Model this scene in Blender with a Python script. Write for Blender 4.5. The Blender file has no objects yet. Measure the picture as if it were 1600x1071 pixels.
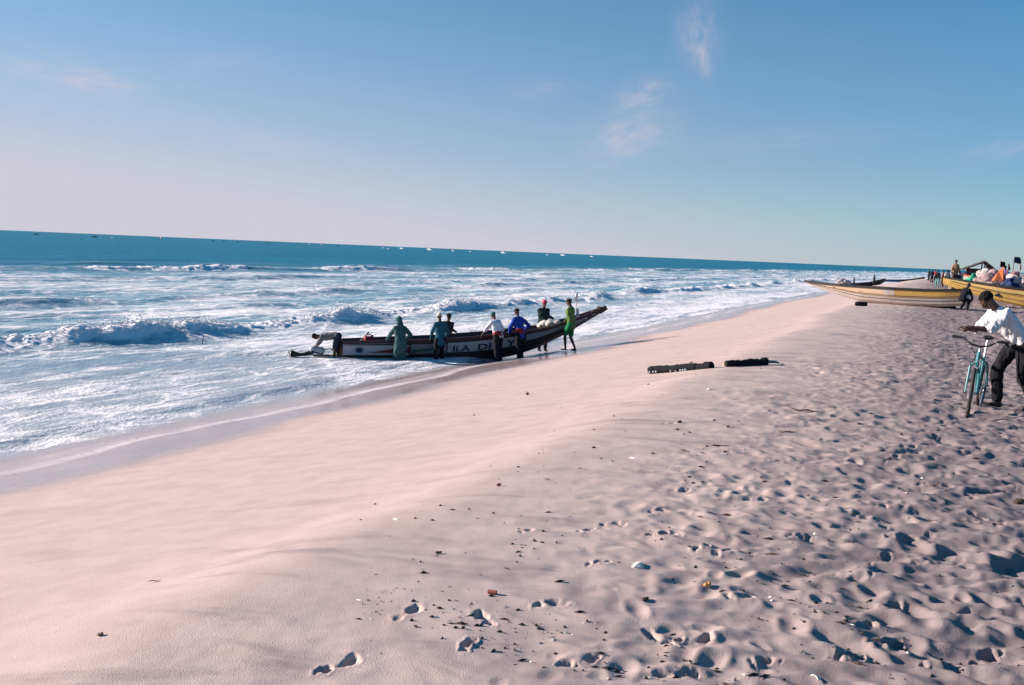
import bpy, bmesh, math, random
import numpy as np
from mathutils import Vector, Matrix, Quaternion

sc = bpy.context.scene
COL = sc.collection
R = math.radians

# ------------------------------------------------------------------ camera
CAM_Z = 3.75
PITCH, ROLL, FPX = R(5.64), R(2.39), 1443.0     # focal length in pixels of a 1600 px wide frame
cf = Vector((0, math.cos(PITCH), -math.sin(PITCH)))
cr0 = Vector((1, 0, 0)); cu0 = Vector((0, math.sin(PITCH), math.cos(PITCH)))
cr = cr0 * math.cos(ROLL) + cu0 * math.sin(ROLL)
cu = cu0 * math.cos(ROLL) - cr0 * math.sin(ROLL)
cam_data = bpy.data.cameras.new('camera'); cam = bpy.data.objects.new('camera', cam_data); COL.objects.link(cam)
cam_data.sensor_width = 36.0; cam_data.lens = 36.0 * FPX / 1600.0
cam_data.clip_start = 0.1; cam_data.clip_end = 40000
M3 = Matrix((cr, cu, -cf)).transposed()
cam.matrix_world = Matrix.Translation((0, 0, CAM_Z)) @ M3.to_4x4()
sc.camera = cam

# ------------------------------------------------------------------ light
SUN_EL, SUN_AZ = R(19), R(-78)        # azimuth from +Y, positive towards +X: the sun stands over the sea on the left
world = bpy.data.worlds.new('World'); sc.world = world; world.use_nodes = True
wn = world.node_tree; wn.nodes.clear()
w_out = wn.nodes.new('ShaderNodeOutputWorld'); w_bg = wn.nodes.new('ShaderNodeBackground')
sky = wn.nodes.new('ShaderNodeTexSky'); sky.sky_type = 'NISHITA'; sky.sun_disc = False
sky.sun_elevation = SUN_EL; sky.sun_rotation = SUN_AZ
sky.air_density = 1.0; sky.dust_density = 0.0; sky.ozone_density = 6.0; sky.altitude = 0
w_bg.inputs['Strength'].default_value = 0.066
world.cycles.sampling_method = "MANUAL"; world.cycles.sample_map_resolution = 256
wn.links.new(w_bg.outputs[0], w_out.inputs[0])

sun_d = bpy.data.lights.new('sun', 'SUN'); sun_d.energy = 5.0; sun_d.angle = R(0.55); sun_d.color = (1.0, 0.86, 0.78)
sun = bpy.data.objects.new('sun', sun_d); COL.objects.link(sun)
to_sun = Vector((math.sin(SUN_AZ) * math.cos(SUN_EL), math.cos(SUN_AZ) * math.cos(SUN_EL), math.sin(SUN_EL)))
sun.rotation_euler = to_sun.to_track_quat('Z', 'Y').to_euler(); sun.location = (-30, 20, 30)

sc.view_settings.view_transform = 'Standard'; sc.view_settings.look = 'None'
sc.view_settings.exposure = 1.15; sc.view_settings.gamma = 1.0; sc.view_settings.use_curve_mapping = False
sc.render.engine = 'CYCLES'
sc.cycles.use_denoising = True
sc.cycles.max_bounces = 6; sc.cycles.transparent_max_bounces = 8

SKY_SAT, SKY_VAL, SKY_MUL = 1.6, 1.0, (0.23, 1.22, 0.90, 1)
HAZE_H, HAZE_P, HAZE_A, HAZE_B, HAZE_C = 0.17, 1.35, 0.26, 1.5, (4.25, 4.1, 4.75, 1)
# sky colour: Nishita, with the warm dusty film tint of the whole sky and thin wisps of high cloud
def wnode(t, **k):
    n = wn.nodes.new(t)
    for a, b in k.items(): setattr(n, a, b)
    return n
def wmath(op, a, b=None, c=None):
    n = wnode('ShaderNodeMath', operation=op)
    for i, v in enumerate((a, b, c)):
        if v is None: continue
        if isinstance(v, (int, float)): n.inputs[i].default_value = v
        else: wn.links.new(v, n.inputs[i])
    return n.outputs[0]
tc = wnode('ShaderNodeTexCoord')
sepd = wnode('ShaderNodeSeparateXYZ'); wn.links.new(tc.outputs['Generated'], sepd.inputs[0])
# dust haze over the sea: pale, thickest at the horizon, brighter towards the sun (forward scatter)
hsv = wnode('ShaderNodeHueSaturation'); wn.links.new(sky.outputs[0], hsv.inputs['Color'])
hsv.inputs['Saturation'].default_value = SKY_SAT; hsv.inputs['Value'].default_value = SKY_VAL
SKY_BASE = wnode('ShaderNodeMix', data_type='RGBA', blend_type='MULTIPLY'); SKY_BASE.inputs['Factor'].default_value = 1.0
wn.links.new(hsv.outputs[0], SKY_BASE.inputs['A']); SKY_BASE.inputs['B'].default_value = SKY_MUL
sdot = wnode('ShaderNodeVectorMath', operation='DOT_PRODUCT'); wn.links.new(tc.outputs['Generated'], sdot.inputs[0])
sdot.inputs[1].default_value = (math.sin(SUN_AZ), math.cos(SUN_AZ), 0)
el_f = wmath('POWER', 2.718, wmath('MULTIPLY', wmath('MAXIMUM', sepd.outputs['Z'], 0.0), -1.0 / HAZE_H))
fw_f = wmath('POWER', wmath('MULTIPLY_ADD', sdot.outputs['Value'], 0.5, 0.5), HAZE_P)
lowc = wnode('ShaderNodeMix', data_type='RGBA', blend_type='MULTIPLY'); wn.links.new(el_f, lowc.inputs['Factor']); wn.links.new(SKY_BASE.outputs['Result'], lowc.inputs['A']); lowc.inputs['B'].default_value = (0.90, 0.52, 0.80, 1)   # no green at the horizon
haze_f = wmath('MULTIPLY', el_f, wmath('MULTIPLY_ADD', fw_f, HAZE_B, HAZE_A))
SKY_TINT = wnode('ShaderNodeMix', data_type='RGBA'); wn.links.new(wmath('MINIMUM', haze_f, 1.0), SKY_TINT.inputs['Factor'])
wn.links.new(lowc.outputs['Result'], SKY_TINT.inputs['A']); SKY_TINT.inputs['B'].default_value = HAZE_C
def pix_dir(px, py):
    return (cf + cr * ((px - 800) / FPX) + cu * ((535.5 - py) / FPX)).normalized()
def wisp(px, py, ax, ay, rot, amt, seed, off=0.0):
    """a small feathery patch of cirrus in a fixed direction of the sky dome"""
    d = pix_dir(px, py); up = Vector((0, 0, 1)); e = d.cross(up).normalized(); n = e.cross(d)
    e2 = e * math.cos(rot) + n * math.sin(rot); n2 = n * math.cos(rot) - e * math.sin(rot)
    def dot(v):
        q = wnode('ShaderNodeVectorMath', operation='DOT_PRODUCT'); q.inputs[1].default_value = v
        wn.links.new(tc.outputs['Generated'], q.inputs[0]); return q.outputs['Value']
    x = wmath('DIVIDE', dot(e2), ax); y = wmath('DIVIDE', dot(n2), ay)
    front = wmath('GREATER_THAN', dot(d), 0.5)
    cmb = wnode('ShaderNodeCombineXYZ'); wn.links.new(x, cmb.inputs[0]); wn.links.new(y, cmb.inputs[1]); cmb.inputs[2].default_value = seed
    ns = wnode('ShaderNodeTexNoise'); ns.inputs['Scale'].default_value = 1.6; ns.inputs['Detail'].default_value = 3; ns.inputs['Roughness'].default_value = 0.55
    wn.links.new(cmb.outputs[0], ns.inputs['Vector'])
    r2 = wmath('ADD', wmath('MULTIPLY', x, x), wmath('MULTIPLY', y, y))
    m = wmath('POWER', 2.718, wmath('MULTIPLY', r2, -1.0))
    v = wmath('MULTIPLY', m, wmath('MULTIPLY_ADD', ns.outputs['Fac'], 2.6, -0.65))
    v = wmath('MULTIPLY', wmath('MAXIMUM', v, 0.0), amt)
    return wmath('MULTIPLY', v, front)
PXA = 1 / FPX
wisps = [wisp(985, 212, 62*PXA, 30*PXA, R(18), 0.42, 1.3), wisp(1090, 55, 26*PXA, 46*PXA, R(8), 0.34, 4.1),
         wisp(1100, 92, 8*PXA, 24*PXA, R(14), 0.3, 4.9),
         wisp(112, 120, 80*PXA, 20*PXA, R(-4), 0.4, 7.7), wisp(1005, 150, 36*PXA, 22*PXA, R(20), 0.35, 9.2),
         wisp(845, 140, 40*PXA, 14*PXA, R(5), 0.15, 12.2), wisp(390, 212, 120*PXA, 14*PXA, R(-8), 0.14, 15.5),
         wisp(1580, 232, 60*PXA, 16*PXA, R(12), 0.15, 18.1), wisp(1240, 215, 130*PXA, 16*PXA, R(3), 0.10, 21.4),
         wisp(340, 98, 60*PXA, 16*PXA, R(6), 0.12, 24.0)]
tot = wisps[0]
for w_ in wisps[1:]: tot = wmath('ADD', tot, w_)
tot = wmath('MINIMUM', tot, 0.8)
CLOUD = wnode('ShaderNodeMix', data_type='RGBA'); wn.links.new(tot, CLOUD.inputs['Factor'])
wn.links.new(SKY_TINT.outputs['Result'], CLOUD.inputs['A']); CLOUD.inputs['B'].default_value = (5.2, 4.4, 4.7, 1)
wn.links.new(CLOUD.outputs['Result'], w_bg.inputs['Color'])

# ------------------------------------------------------------------ numpy noise
_rs = np.random.RandomState(11)
_perm = np.concatenate([_rs.permutation(512)] * 2)
_ang = _rs.rand(512) * 2 * np.pi
_gx, _gy = np.cos(_ang), np.sin(_ang)
def perlin(x, y, seed=0):
    x = x + seed * 17.37; y = y + seed * 5.71
    xi = np.floor(x).astype(np.int64); yi = np.floor(y).astype(np.int64)
    xf = x - xi; yf = y - yi
    def g(ix, iy, dx, dy):
        h = _perm[(_perm[ix & 511] + iy) & 511]
        return _gx[h] * dx + _gy[h] * dy
    sx = xf * xf * xf * (xf * (xf * 6 - 15) + 10); sy = yf * yf * yf * (yf * (yf * 6 - 15) + 10)
    a = g(xi, yi, xf, yf); b = g(xi + 1, yi, xf - 1, yf)
    c = g(xi, yi + 1, xf, yf - 1); d = g(xi + 1, yi + 1, xf - 1, yf - 1)
    return 1.5 * ((a + sx * (b - a)) * (1 - sy) + (c + sx * (d - c)) * sy)
def fbm(x, y, o=4, seed=0, gain=0.5):
    s = 0; a = 1; t = 0
    for i in range(o):
        s = s + a * perlin(x * 2 ** i, y * 2 ** i, seed + i); t += a; a *= gain
    return s / t
def smooth(a, b, x):
    t = np.clip((x - a) / (b - a), 0, 1); return t * t * (3 - 2 * t)

# ------------------------------------------------------------------ shore frame: u inland, v along the shore
SH = R(24)
NX, NY = math.cos(SH), -math.sin(SH)
SX, SY = math.sin(SH), math.cos(SH)
_pu = np.array([-4000, -400, -70, -45, -30, -20, -16, -13.3, -11, -8, -5.2, -4.0, -3.2, -2.4, 0, 3, 8, 20, 60, 5000])
_pz = np.array([-9, -8, -3.0, -2.2, -1.4, -.72, -.36, 0.0, .44, 1.00, 1.50, 1.72, 1.91, 1.96, 1.93, 1.88, 1.92, 2.1, 2.5, 4.0])
_tu = np.arange(-500, 500, 0.1); _tz = np.interp(_tu, _pu, _pz)
_k = np.exp(-0.5 * (np.arange(-20, 21) / 4.5) ** 2); _k /= _k.sum()
_tz = np.convolve(np.pad(_tz, 20, mode='edge'), _k, mode='valid')
def uv_of(x, y): return x * NX + y * NY, x * SX + y * SY
def shift(v):   # low cusps
    return 0.55 * perlin(v / 9.0, v * 0 + 3.3, 2) * smooth(2, 20, np.abs(v)) + 0.25 * perlin(v / 3.7, v * 0 + 8.1, 4)
def bend(v):    # the shore curves away inland in the distance
    return np.interp(v, [80, 110, 150, 216, 373, 800, 3000, 14000], [0, .5, 1.6, 4.6, 16, 58, 340, 2200])
def base_z(x, y):
    u, v = uv_of(x, y)
    uu = u - bend(v); uu = uu - shift(v) * np.exp(-((uu + 5) / 9.0) ** 2)
    return np.where(np.abs(uu) > 499, np.interp(uu, _pu, _pz), np.interp(uu, _tu, _tz)), uu, v
def ground(x, y):
    z, _, _ = base_z(np.array([float(x)]), np.array([float(y)])); return float(z[0])
def at_ground(px, py, dz=0.0):
    """where the sight line through a photograph pixel meets the beach"""
    d = cf + cr * ((px - 800) / FPX) + cu * ((535.5 - py) / FPX)
    ts = np.geomspace(1.5, 1500, 1500)
    f = CAM_Z + d.z * ts - base_z(d.x * ts, d.y * ts)[0] - dz
    i = int(np.argmax(f < 0)); a = ts[i - 1] + (ts[i] - ts[i - 1]) * f[i - 1] / (f[i - 1] - f[i])
    return Vector((d.x * a, d.y * a, CAM_Z + d.z * a))
def at_depth(px, py, D):
    d = cf + cr * ((px - 800) / FPX) + cu * ((535.5 - py) / FPX)
    t = D / d.y
    return Vector((d.x * t, D, CAM_Z + d.z * t))

# ------------------------------------------------------------------ mesh + material helpers
def link(o, parent=None):
    COL.objects.link(o)
    if parent is not None: o.parent = parent
    return o
def mesh_obj(name, verts, faces, mat=None, parent=None, shade=False):
    me = bpy.data.meshes.new(name); me.from_pydata([tuple(v) for v in verts], [], faces); me.update()
    if mat is not None: me.materials.append(mat)
    if shade: me.polygons.foreach_set('use_smooth', [True] * len(me.polygons))
    return link(bpy.data.objects.new(name, me), parent)
def tag(o, label=None, cat=None, group=None, kind=None):
    if label: o['label'] = label
    if cat: o['category'] = cat
    if group: o['group'] = group
    if kind: o['kind'] = kind
    return o
def grid_mesh(name, X, Y, Z, keep=None, mat=None, attrs=None, wrap=False):
    nr, ncn = X.shape
    co = np.stack([X, Y, Z], -1).reshape(-1, 3).astype(np.float32)
    idx = np.arange(nr * ncn).reshape(nr, ncn)
    if wrap:
        nxt = np.roll(idx, -1, axis=1); a, b, c, d = idx[:-1], nxt[:-1], nxt[1:], idx[1:]
    else:
        a, b, c, d = idx[:-1, :-1], idx[:-1, 1:], idx[1:, 1:], idx[1:, :-1]
    q = np.stack([a, d, c, b], -1).reshape(-1, 4)
    if keep is not None:
        q = q[keep.reshape(-1)[q].any(axis=1)]
    used = np.zeros(len(co), bool); used[q] = True
    remap = np.cumsum(used) - 1
    q = remap[q]; co = co[used]
    me = bpy.data.meshes.new(name)
    me.vertices.add(len(co)); me.vertices.foreach_set('co', co.reshape(-1))
    me.loops.add(q.size); me.loops.foreach_set('vertex_index', q.reshape(-1).astype(np.int32))
    me.polygons.add(len(q)); me.polygons.foreach_set('loop_start', np.arange(0, q.size, 4, dtype=np.int32))
    me.polygons.foreach_set('use_smooth', np.ones(len(q), bool))
    me.update(calc_edges=True)
    for k, A in (attrs or {}).items():
        at = me.attributes.new(k, 'FLOAT', 'POINT'); at.data.foreach_set('value', A.reshape(-1)[used].astype(np.float32))
    if mat is not None: me.materials.append(mat)
    return link(bpy.data.objects.new(name, me))

class NT:
    """tiny node builder"""
    def __init__(s, name):
        s.m = bpy.data.materials.new(name); s.m.use_nodes = True; s.t = s.m.node_tree
        s.b = s.t.nodes['Principled BSDF']; s.out = s.t.nodes['Material Output']
    def n(s, t, **k):
        q = s.t.nodes.new(t)
        for a, b in k.items(): setattr(q, a, b)
        return q
    def l(s, a, b): s.t.links.new(a, b)
    def math(s, op, *v, clamp=False):
        q = s.n('ShaderNodeMath', operation=op, use_clamp=clamp)
        for i, x in enumerate(v):
            if isinstance(x, (int, float)): q.inputs[i].default_value = x
            else: s.l(x, q.inputs[i])
        return q.outputs[0]
    def noise(s, scale, detail=4, rough=0.5, vec=None, dist=0.0):
        q = s.n('ShaderNodeTexNoise'); q.inputs['Scale'].default_value = scale; q.inputs['Detail'].default_value = detail
        q.inputs['Roughness'].default_value = rough; q.inputs['Distortion'].default_value = dist
        if vec is not None: s.l(vec, q.inputs['Vector'])
        return q.outputs['Fac']
    def mapped(s, scale=(1, 1, 1), rot=(0, 0, 0), src='Object'):
        if not hasattr(s, 'tc'): s.tc = s.n('ShaderNodeTexCoord')
        q = s.n('ShaderNodeMapping'); q.inputs['Scale'].default_value = scale; q.inputs['Rotation'].default_value = rot
        s.l(s.tc.outputs[src], q.inputs['Vector']); return q.outputs[0]
    def ramp(s, fac, a, b, lo=0.0, hi=1.0):
        q = s.n('ShaderNodeMapRange', interpolation_type='SMOOTHSTEP'); s.l(fac, q.inputs['Value'])
        q.inputs['From Min'].default_value = a; q.inputs['From Max'].default_value = b
        q.inputs['To Min'].default_value = lo; q.inputs['To Max'].default_value = hi
        return q.outputs['Result']
    def mix(s, fac, a, b, blend='MIX'):
        q = s.n('ShaderNodeMix', data_type='RGBA', blend_type=blend)
        if isinstance(fac, (int, float)): q.inputs['Factor'].default_value = fac
        else: s.l(fac, q.inputs['Factor'])
        for v, i in ((a, 'A'), (b, 'B')):
            if isinstance(v, tuple): q.inputs[i].default_value = v if len(v) == 4 else v + (1,)
            else: s.l(v, q.inputs[i])
        return q.outputs['Result']
    def attr(s, name):
        q = s.n('ShaderNodeAttribute'); q.attribute_name = name; return q.outputs['Fac']
    def bump(s, h, strength=0.3, dist=0.02, normal=None):
        q = s.n('ShaderNodeBump'); q.inputs['Strength'].default_value = strength; q.inputs['Distance'].default_value = dist
        s.l(h, q.inputs['Height'])
        if normal is not None: s.l(normal, q.inputs['Normal'])
        return q.outputs[0]
    def set(s, key, v):
        i = s.b.inputs[key]
        if isinstance(v, (int, float)): i.default_value = v
        elif isinstance(v, tuple): i.default_value = v if len(v) == 4 else v + (1,)
        else: s.l(v, i)

# ------------------------------------------------------------------ beach
random.seed(5)
def polar(th, rr):
    T, Rr = np.meshgrid(th, rr)
    return Rr * np.sin(T), Rr * np.cos(T)
th = np.concatenate([np.linspace(R(-37), R(39), 860, endpoint=False), np.linspace(R(39), R(323), 110, endpoint=False)])
rr = np.concatenate([[0.02], np.geomspace(0.4, 2.6, 26, endpoint=False), np.geomspace(2.6, 50, 760, endpoint=False), np.geomspace(50, 14000, 120)])
X, Y = polar(th, rr)
Z, U, V = base_z(X, Y)
dist = np.hypot(X, Y)
fade = 1 / (1 + (dist / 60.0) ** 2)
dry = smooth(-4.2, -1.8, U + 0.5 * perlin(V / 2.2, U / 2.2, 31))          # 0 on the washed face, 1 on the loose sand
tramp = smooth(-2.8, 1.4, U + 0.9 * perlin(V / 3.0, U / 3.0, 41))          # how far it is walked over
Z += 0.03 * fbm(U / 6, V / 9, 3, 50) * smooth(-13, -6, U)
Z += (0.026 + 0.018 * perlin(V / 3.1, V * 0, 51)) * np.exp(-((U + 3.3 + 0.3 * perlin(V / 1.7, V * 0, 52)) / 0.5) ** 2)
ZB = Z.copy()
# wind-laid streaks and hollows, drawn out across the beach
A_ = R(12); WX = X * math.cos(A_) - Y * math.sin(A_); WY = X * math.sin(A_) + Y * math.cos(A_)
wq = WY + 0.16 * fbm(WX / 0.9, WY / 0.9, 2, 60)
st = fbm(WX / 0.62, wq / 0.21, 3, 61)
Z += dry * 0.055 * st * (0.22 + 0.78 * tramp)
Z += dry * 0.063 * fbm(WX / 0.30, wq / 0.13, 3, 65) * tramp
Z += dry * 0.018 * fbm(WX / 2.2, wq / 0.5, 2, 67)
Z += 0.0035 * fbm(X / 0.15, Y / 0.15, 2, 70) * dry
Z += 0.006 * fbm(U / 1.5, V / 0.8, 3, 71) * (1 - dry) * smooth(-13, -11, U)
# old, blown-over prints: a jittered lattice of shallow pits with soft rims
def pits(Z, cell, depth, rad, dens, seed, el=1.35):
    cx = np.floor(X / cell).astype(np.int64); cy = np.floor(Y / cell).astype(np.int64)
    acc = np.zeros_like(Z)
    rng = np.random.RandomState(seed); N = 256
    jx, jy, jd, jr, ja = (rng.rand(N, N) for _ in range(5))
    for ox in (-1, 0, 1):
        for oy in (-1, 0, 1):
            gx = (cx + ox); gy = (cy + oy); i = gx & 255; j = gy & 255
            px = (gx + jx[i, j]) * cell; py = (gy + jy[i, j]) * cell
            a = ja[i, j] * 6.28; ca, sa = np.cos(a), np.sin(a)
            dx = X - px; dy = Y - py
            q = np.sqrt(((dx * ca + dy * sa) / el) ** 2 + ((dy * ca - dx * sa) * el) ** 2) / (rad * (0.6 + 0.8 * jr[i, j]))
            on = (jd[i, j] < dens) * (0.35 + 0.65 * jr[j, i])
            acc += on * (-np.exp(-(q ** 2) * 1.3) + 0.42 * np.exp(-((q - 1.45) / 0.42) ** 2))
    return acc * depth
m = dist < 60
Z += pits(Z, 0.36, 0.048, 0.092, 0.62, 3) * tramp * fade
Z += pits(Z, 0.19, 0.026, 0.048, 0.5, 7, 1.15) * tramp * fade
Z += pits(Z, 0.85, 0.024, 0.20, 0.5, 9, 1.2) * dry * fade * (0.2 + 0.8 * tramp)
Z = ZB + 0.068 * np.tanh((Z - ZB) / 0.072)
# fresh, sharp prints, where the photograph shows them (px, py, heading, depth)
PRINTS = [(728, 1012, 20, 1.2), (757, 967, -30, .9), (860, 948, 80, .6), (930, 884, 70, .9), (1030, 800, 70, .8), (1035, 838, 80, 1), (1130, 866, 60, 1.1),
          (1100, 858, 40, .8), (1370, 878, 60, 1), (1395, 946, 50, 1.1), (1345, 976, 80, 1.3), (1322, 1025, 70, 1.4), (1388, 1005, 60, 1.4), (1030, 996, -40, 1.2),
          (1088, 998, 80, 1.2), (530, 1040, 30, .9), (825, 832, 60, .6), (640, 958, 20, .5), (915, 830, 40, .7), (1060, 765, 80, .7), (1045, 660, 80, .7),
          (1300, 690, 80, .9), (1210, 720, 85, .8), (1180, 780, 70, .8), (1375, 795, 60, 1), (1410, 840, 70, 1), (1480, 880, 80, .9), (1500, 960, 60, 1),
          (1540, 1020, 50, 1.2), (1450, 1030, 40, 1), (1560, 820, 70, .9), (1290, 900, 60, .8), (1245, 840, 80, .8), (1160, 940, 70, .8), (960, 820, 85, .5),
          (1480, 740, 80, .9), (1420, 700, 80, .9), (1330, 640, 80, .8), (1060, 1055, 75, .8), (1190, 1035, 70, .9), (905, 1035, 60, .6)]
prng = np.random.RandomState(2)
PR = [(at_ground(px, py), R(hd), dp, px) for (px, py, hd, dp) in PRINTS]
for k in range(16):      # trails of older steps running along the beach
    x0, y0 = prng.uniform(-.5, 9), prng.uniform(2.8, 9); hd = SH + prng.uniform(-.9, .9) + (math.pi if prng.rand() < .5 else 0); dpt = prng.uniform(.45, .95)
    for j in range(11):
        sd = .09 if j % 2 else -.09; x = x0 + math.sin(hd) * .62 * j + math.cos(hd) * sd + prng.normal(0, .04); y = y0 + math.cos(hd) * .62 * j - math.sin(hd) * sd + prng.normal(0, .04)
        u_, v_ = uv_of(x, y)
        if u_ > -0.9 + prng.uniform(-.5, .8) and 2.6 < y < 16: PR.append((Vector((x, y, 0)), hd + prng.normal(0, .15), dpt * prng.uniform(.6, 1.2), prng.uniform(0, 900)))
for (p, a, dp, px) in PR:
    fx, fy = math.sin(a), math.cos(a)
    near = (np.abs(X - p.x) < 0.4) & (np.abs(Y - p.y) < 0.4)
    dx = X[near] - p.x; dy = Y[near] - p.y
    l = dx * fx + dy * fy; w = dx * fy - dy * fx
    nz = perlin(dx * 26 + px, dy * 26, 3); n2 = perlin(dx * 60 + px, dy * 60, 5); n3 = perlin(dx * 9 + px, dy * 9, 6)
    l = l + 0.018 * nz + 0.034 * n3; w = w + 0.012 * perlin(dx * 20 + 9, dy * 20 + px, 4) + 0.026 * n3
    g_ = prng.uniform(.72, 1.0); ball = np.sqrt(((l - 0.042) / (0.062 * g_ * prng.uniform(.8, 1.15))) ** 2 + (w / (0.038 * g_)) ** 2); heel = np.sqrt(((l + 0.068 * prng.uniform(.8, 1.2)) / (0.036 * g_)) ** 2 + ((w + prng.uniform(-.01, .015)) / (0.030 * g_)) ** 2)
    k1, k2 = 0.75 + 0.5 * prng.rand(), 0.45 + 0.7 * prng.rand()
    q = np.minimum(ball, heel)
    dz = -0.040 * k1 * (1 - smooth(0.45, 1.1, ball + 0.22 * nz)) - 0.034 * k2 * (1 - smooth(0.45, 1.1, heel + 0.22 * n2))
    dz += 0.0065 * np.exp(-((q - 1.35) / 0.34) ** 2) * np.clip(0.8 + 1.0 * n3 + 0.4 * nz, 0, 1.8) * (0.5 + 0.9 * prng.rand()) + 0.005 * n2 * np.exp(-(q / 1.3) ** 4)
    Z[near] += 0.88 * dp * dz
SANDZ = Z
_rl = np.log(rr[1:]); 
def sand_z(x, y):
    """height of the finished sand (nearest sample of the sheet)"""
    d = math.hypot(x, y); t = math.atan2(x, y)
    i = int(np.argmin(np.abs(rr - d))); j = int(np.argmin(np.abs(((th - t + math.pi) % (2 * math.pi)) - math.pi)))
    return float(SANDZ[i, j])

wl = 0.45 * perlin(V / 6.0, U * 0 + 1.7, 81) + 0.25 * perlin(V / 1.9, U / 3, 82)
wet = 1 - smooth(-10.6, -8.7, U + wl * 1.3)
damp = 1 - smooth(-8.5, -4.5, U + wl)
s = NT('sand_material')
P = s.mapped((1, 1, 1))
g1 = s.noise(700, 1, 0.7, P); g2 = s.noise(3.0, 3, 0.6, P); g3 = s.noise(150, 2, 0.6, P)
c = s.mix(s.ramp(g2, 0.3, 0.7), (0.49, 0.385, 0.352), (0.56, 0.445, 0.41))
c = s.mix(s.ramp(g1, 0.35, 0.75), c, s.mix(1.0, c, (0.72, 0.70, 0.70), 'MULTIPLY'))
speck = s.ramp(s.noise(260, 0, 0.5, P), 0.74, 0.8)
c = s.mix(s.math('MULTIPLY', speck, 0.55), c, (0.10, 0.085, 0.08))
c = s.mix(s.attr('dirt_and_shade'), c, s.mix(1.0, c, (0.52, 0.54, 0.58), 'MULTIPLY'))  # debris grey, plus dimness of the low-lit flat sand painted into the colour
mst = s.n('ShaderNodeMapping'); mst.inputs['Rotation'].default_value = (0, 0, R(12)); s.l(P, mst.inputs['Vector'])
mss = s.n('ShaderNodeMapping'); mss.inputs['Scale'].default_value = (0.55, 1.9, 1.0); s.l(mst.outputs[0], mss.inputs['Vector'])
grey = s.math('MULTIPLY', s.ramp(s.noise(1.25, 4, 0.62, mss.outputs[0], 0.6), 0.50, 0.72), s.attr('crest'))
c = s.mix(s.math('MULTIPLY', grey, 0.8), c, s.mix(1.0, c, (0.58, 0.60, 0.65), 'MULTIPLY'))
wetf = s.attr('wet')
c = s.mix(wetf, c, s.mix(1.0, c, (0.66, 0.63, 0.66), 'MULTIPLY'))
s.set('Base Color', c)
s.set('Roughness', s.ramp(wetf, 0.0, 1.0, 0.95, 0.17))
s.set('Specular IOR Level', s.ramp(wetf, 0.0, 1.0, 0.15, 0.5))
hb = g3
bmp = s.n('ShaderNodeBump'); bmp.inputs['Distance'].default_value = 0.008
s.l(s.ramp(wetf, 0.0, 0.9, 0.55, 0.02), bmp.inputs['Strength']); s.l(hb, bmp.inputs['Height']); s.l(bmp.outputs[0], s.b.inputs['Normal'])
beach = grid_mesh('beach', X, Y, Z, None, s.m, {'wet': wet, 'dirt_and_shade': smooth(-1.9, 0.4, U + 0.5 * fbm(U / 1.6, V / 2.4, 3, 77)), 'crest': np.exp(-((U + 2.2) / 1.9) ** 2) + 0.25 * smooth(-11, -9, U) * (1 - dry)}, wrap=True)
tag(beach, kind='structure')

# ------------------------------------------------------------------ sea
th2 = np.concatenate([np.linspace(R(-62), R(-34), 90, endpoint=False), np.linspace(R(-34), R(33), 820)])
rr2 = np.concatenate([np.geomspace(9, 160, 860, endpoint=False), np.geomspace(160, 600, 130, endpoint=False), np.geomspace(600, 25000, 70)])
X, Y = polar(th2, rr2); dist = np.hypot(X, Y)
TZ, U, V = base_z(X, Y)
sea = np.zeros_like(X); foam = np.zeros_like(X); spray_w = np.zeros_like(X)
Uw = U + 1.6 * perlin(V / 22, U / 60, 90) + 0.5 * perlin(V / 6, U / 20, 91)
far = 1 / (1 + (dist / 500) ** 2)
# (crest u, height, front width, back width, foam, broken-ness along the crest, seed)
ROWS = [(-26.2, .40, 1.0, 1.7, 1.0, .85, 1), (-30.5, .12, .8, 1.5, .8, .5, 12), (-34.5, .17, .9, 1.7, .8, .55, 2), (-41.5, .32, 1.1, 2.0, .95, .5, 3), (-50, .22, 1.2, 2.2, .8, .5, 4),
        (-61, .30, 1.4, 3, .8, .45, 5), (-78, .48, 1.6, 4, 1.0, .65, 6), (-93, .3, 2.0, 6, .5, .3, 7), (-19.5, .06, .5, 1.4, .6, .6, 8), (-14.4, .065, .28, 1.1, .55, .5, 9)]
lump = 0.55 - 1.15 * np.abs(perlin(X / 0.8, Y / 0.8, 93)) - 0.75 * np.abs(perlin(X / 0.37, Y / 0.37, 94)) + 0.5 * perlin(X / 0.24, Y / 0.24, 95); lump2 = fbm(X / 1.7, Y / 1.7, 3, 97, 0.55)
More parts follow.
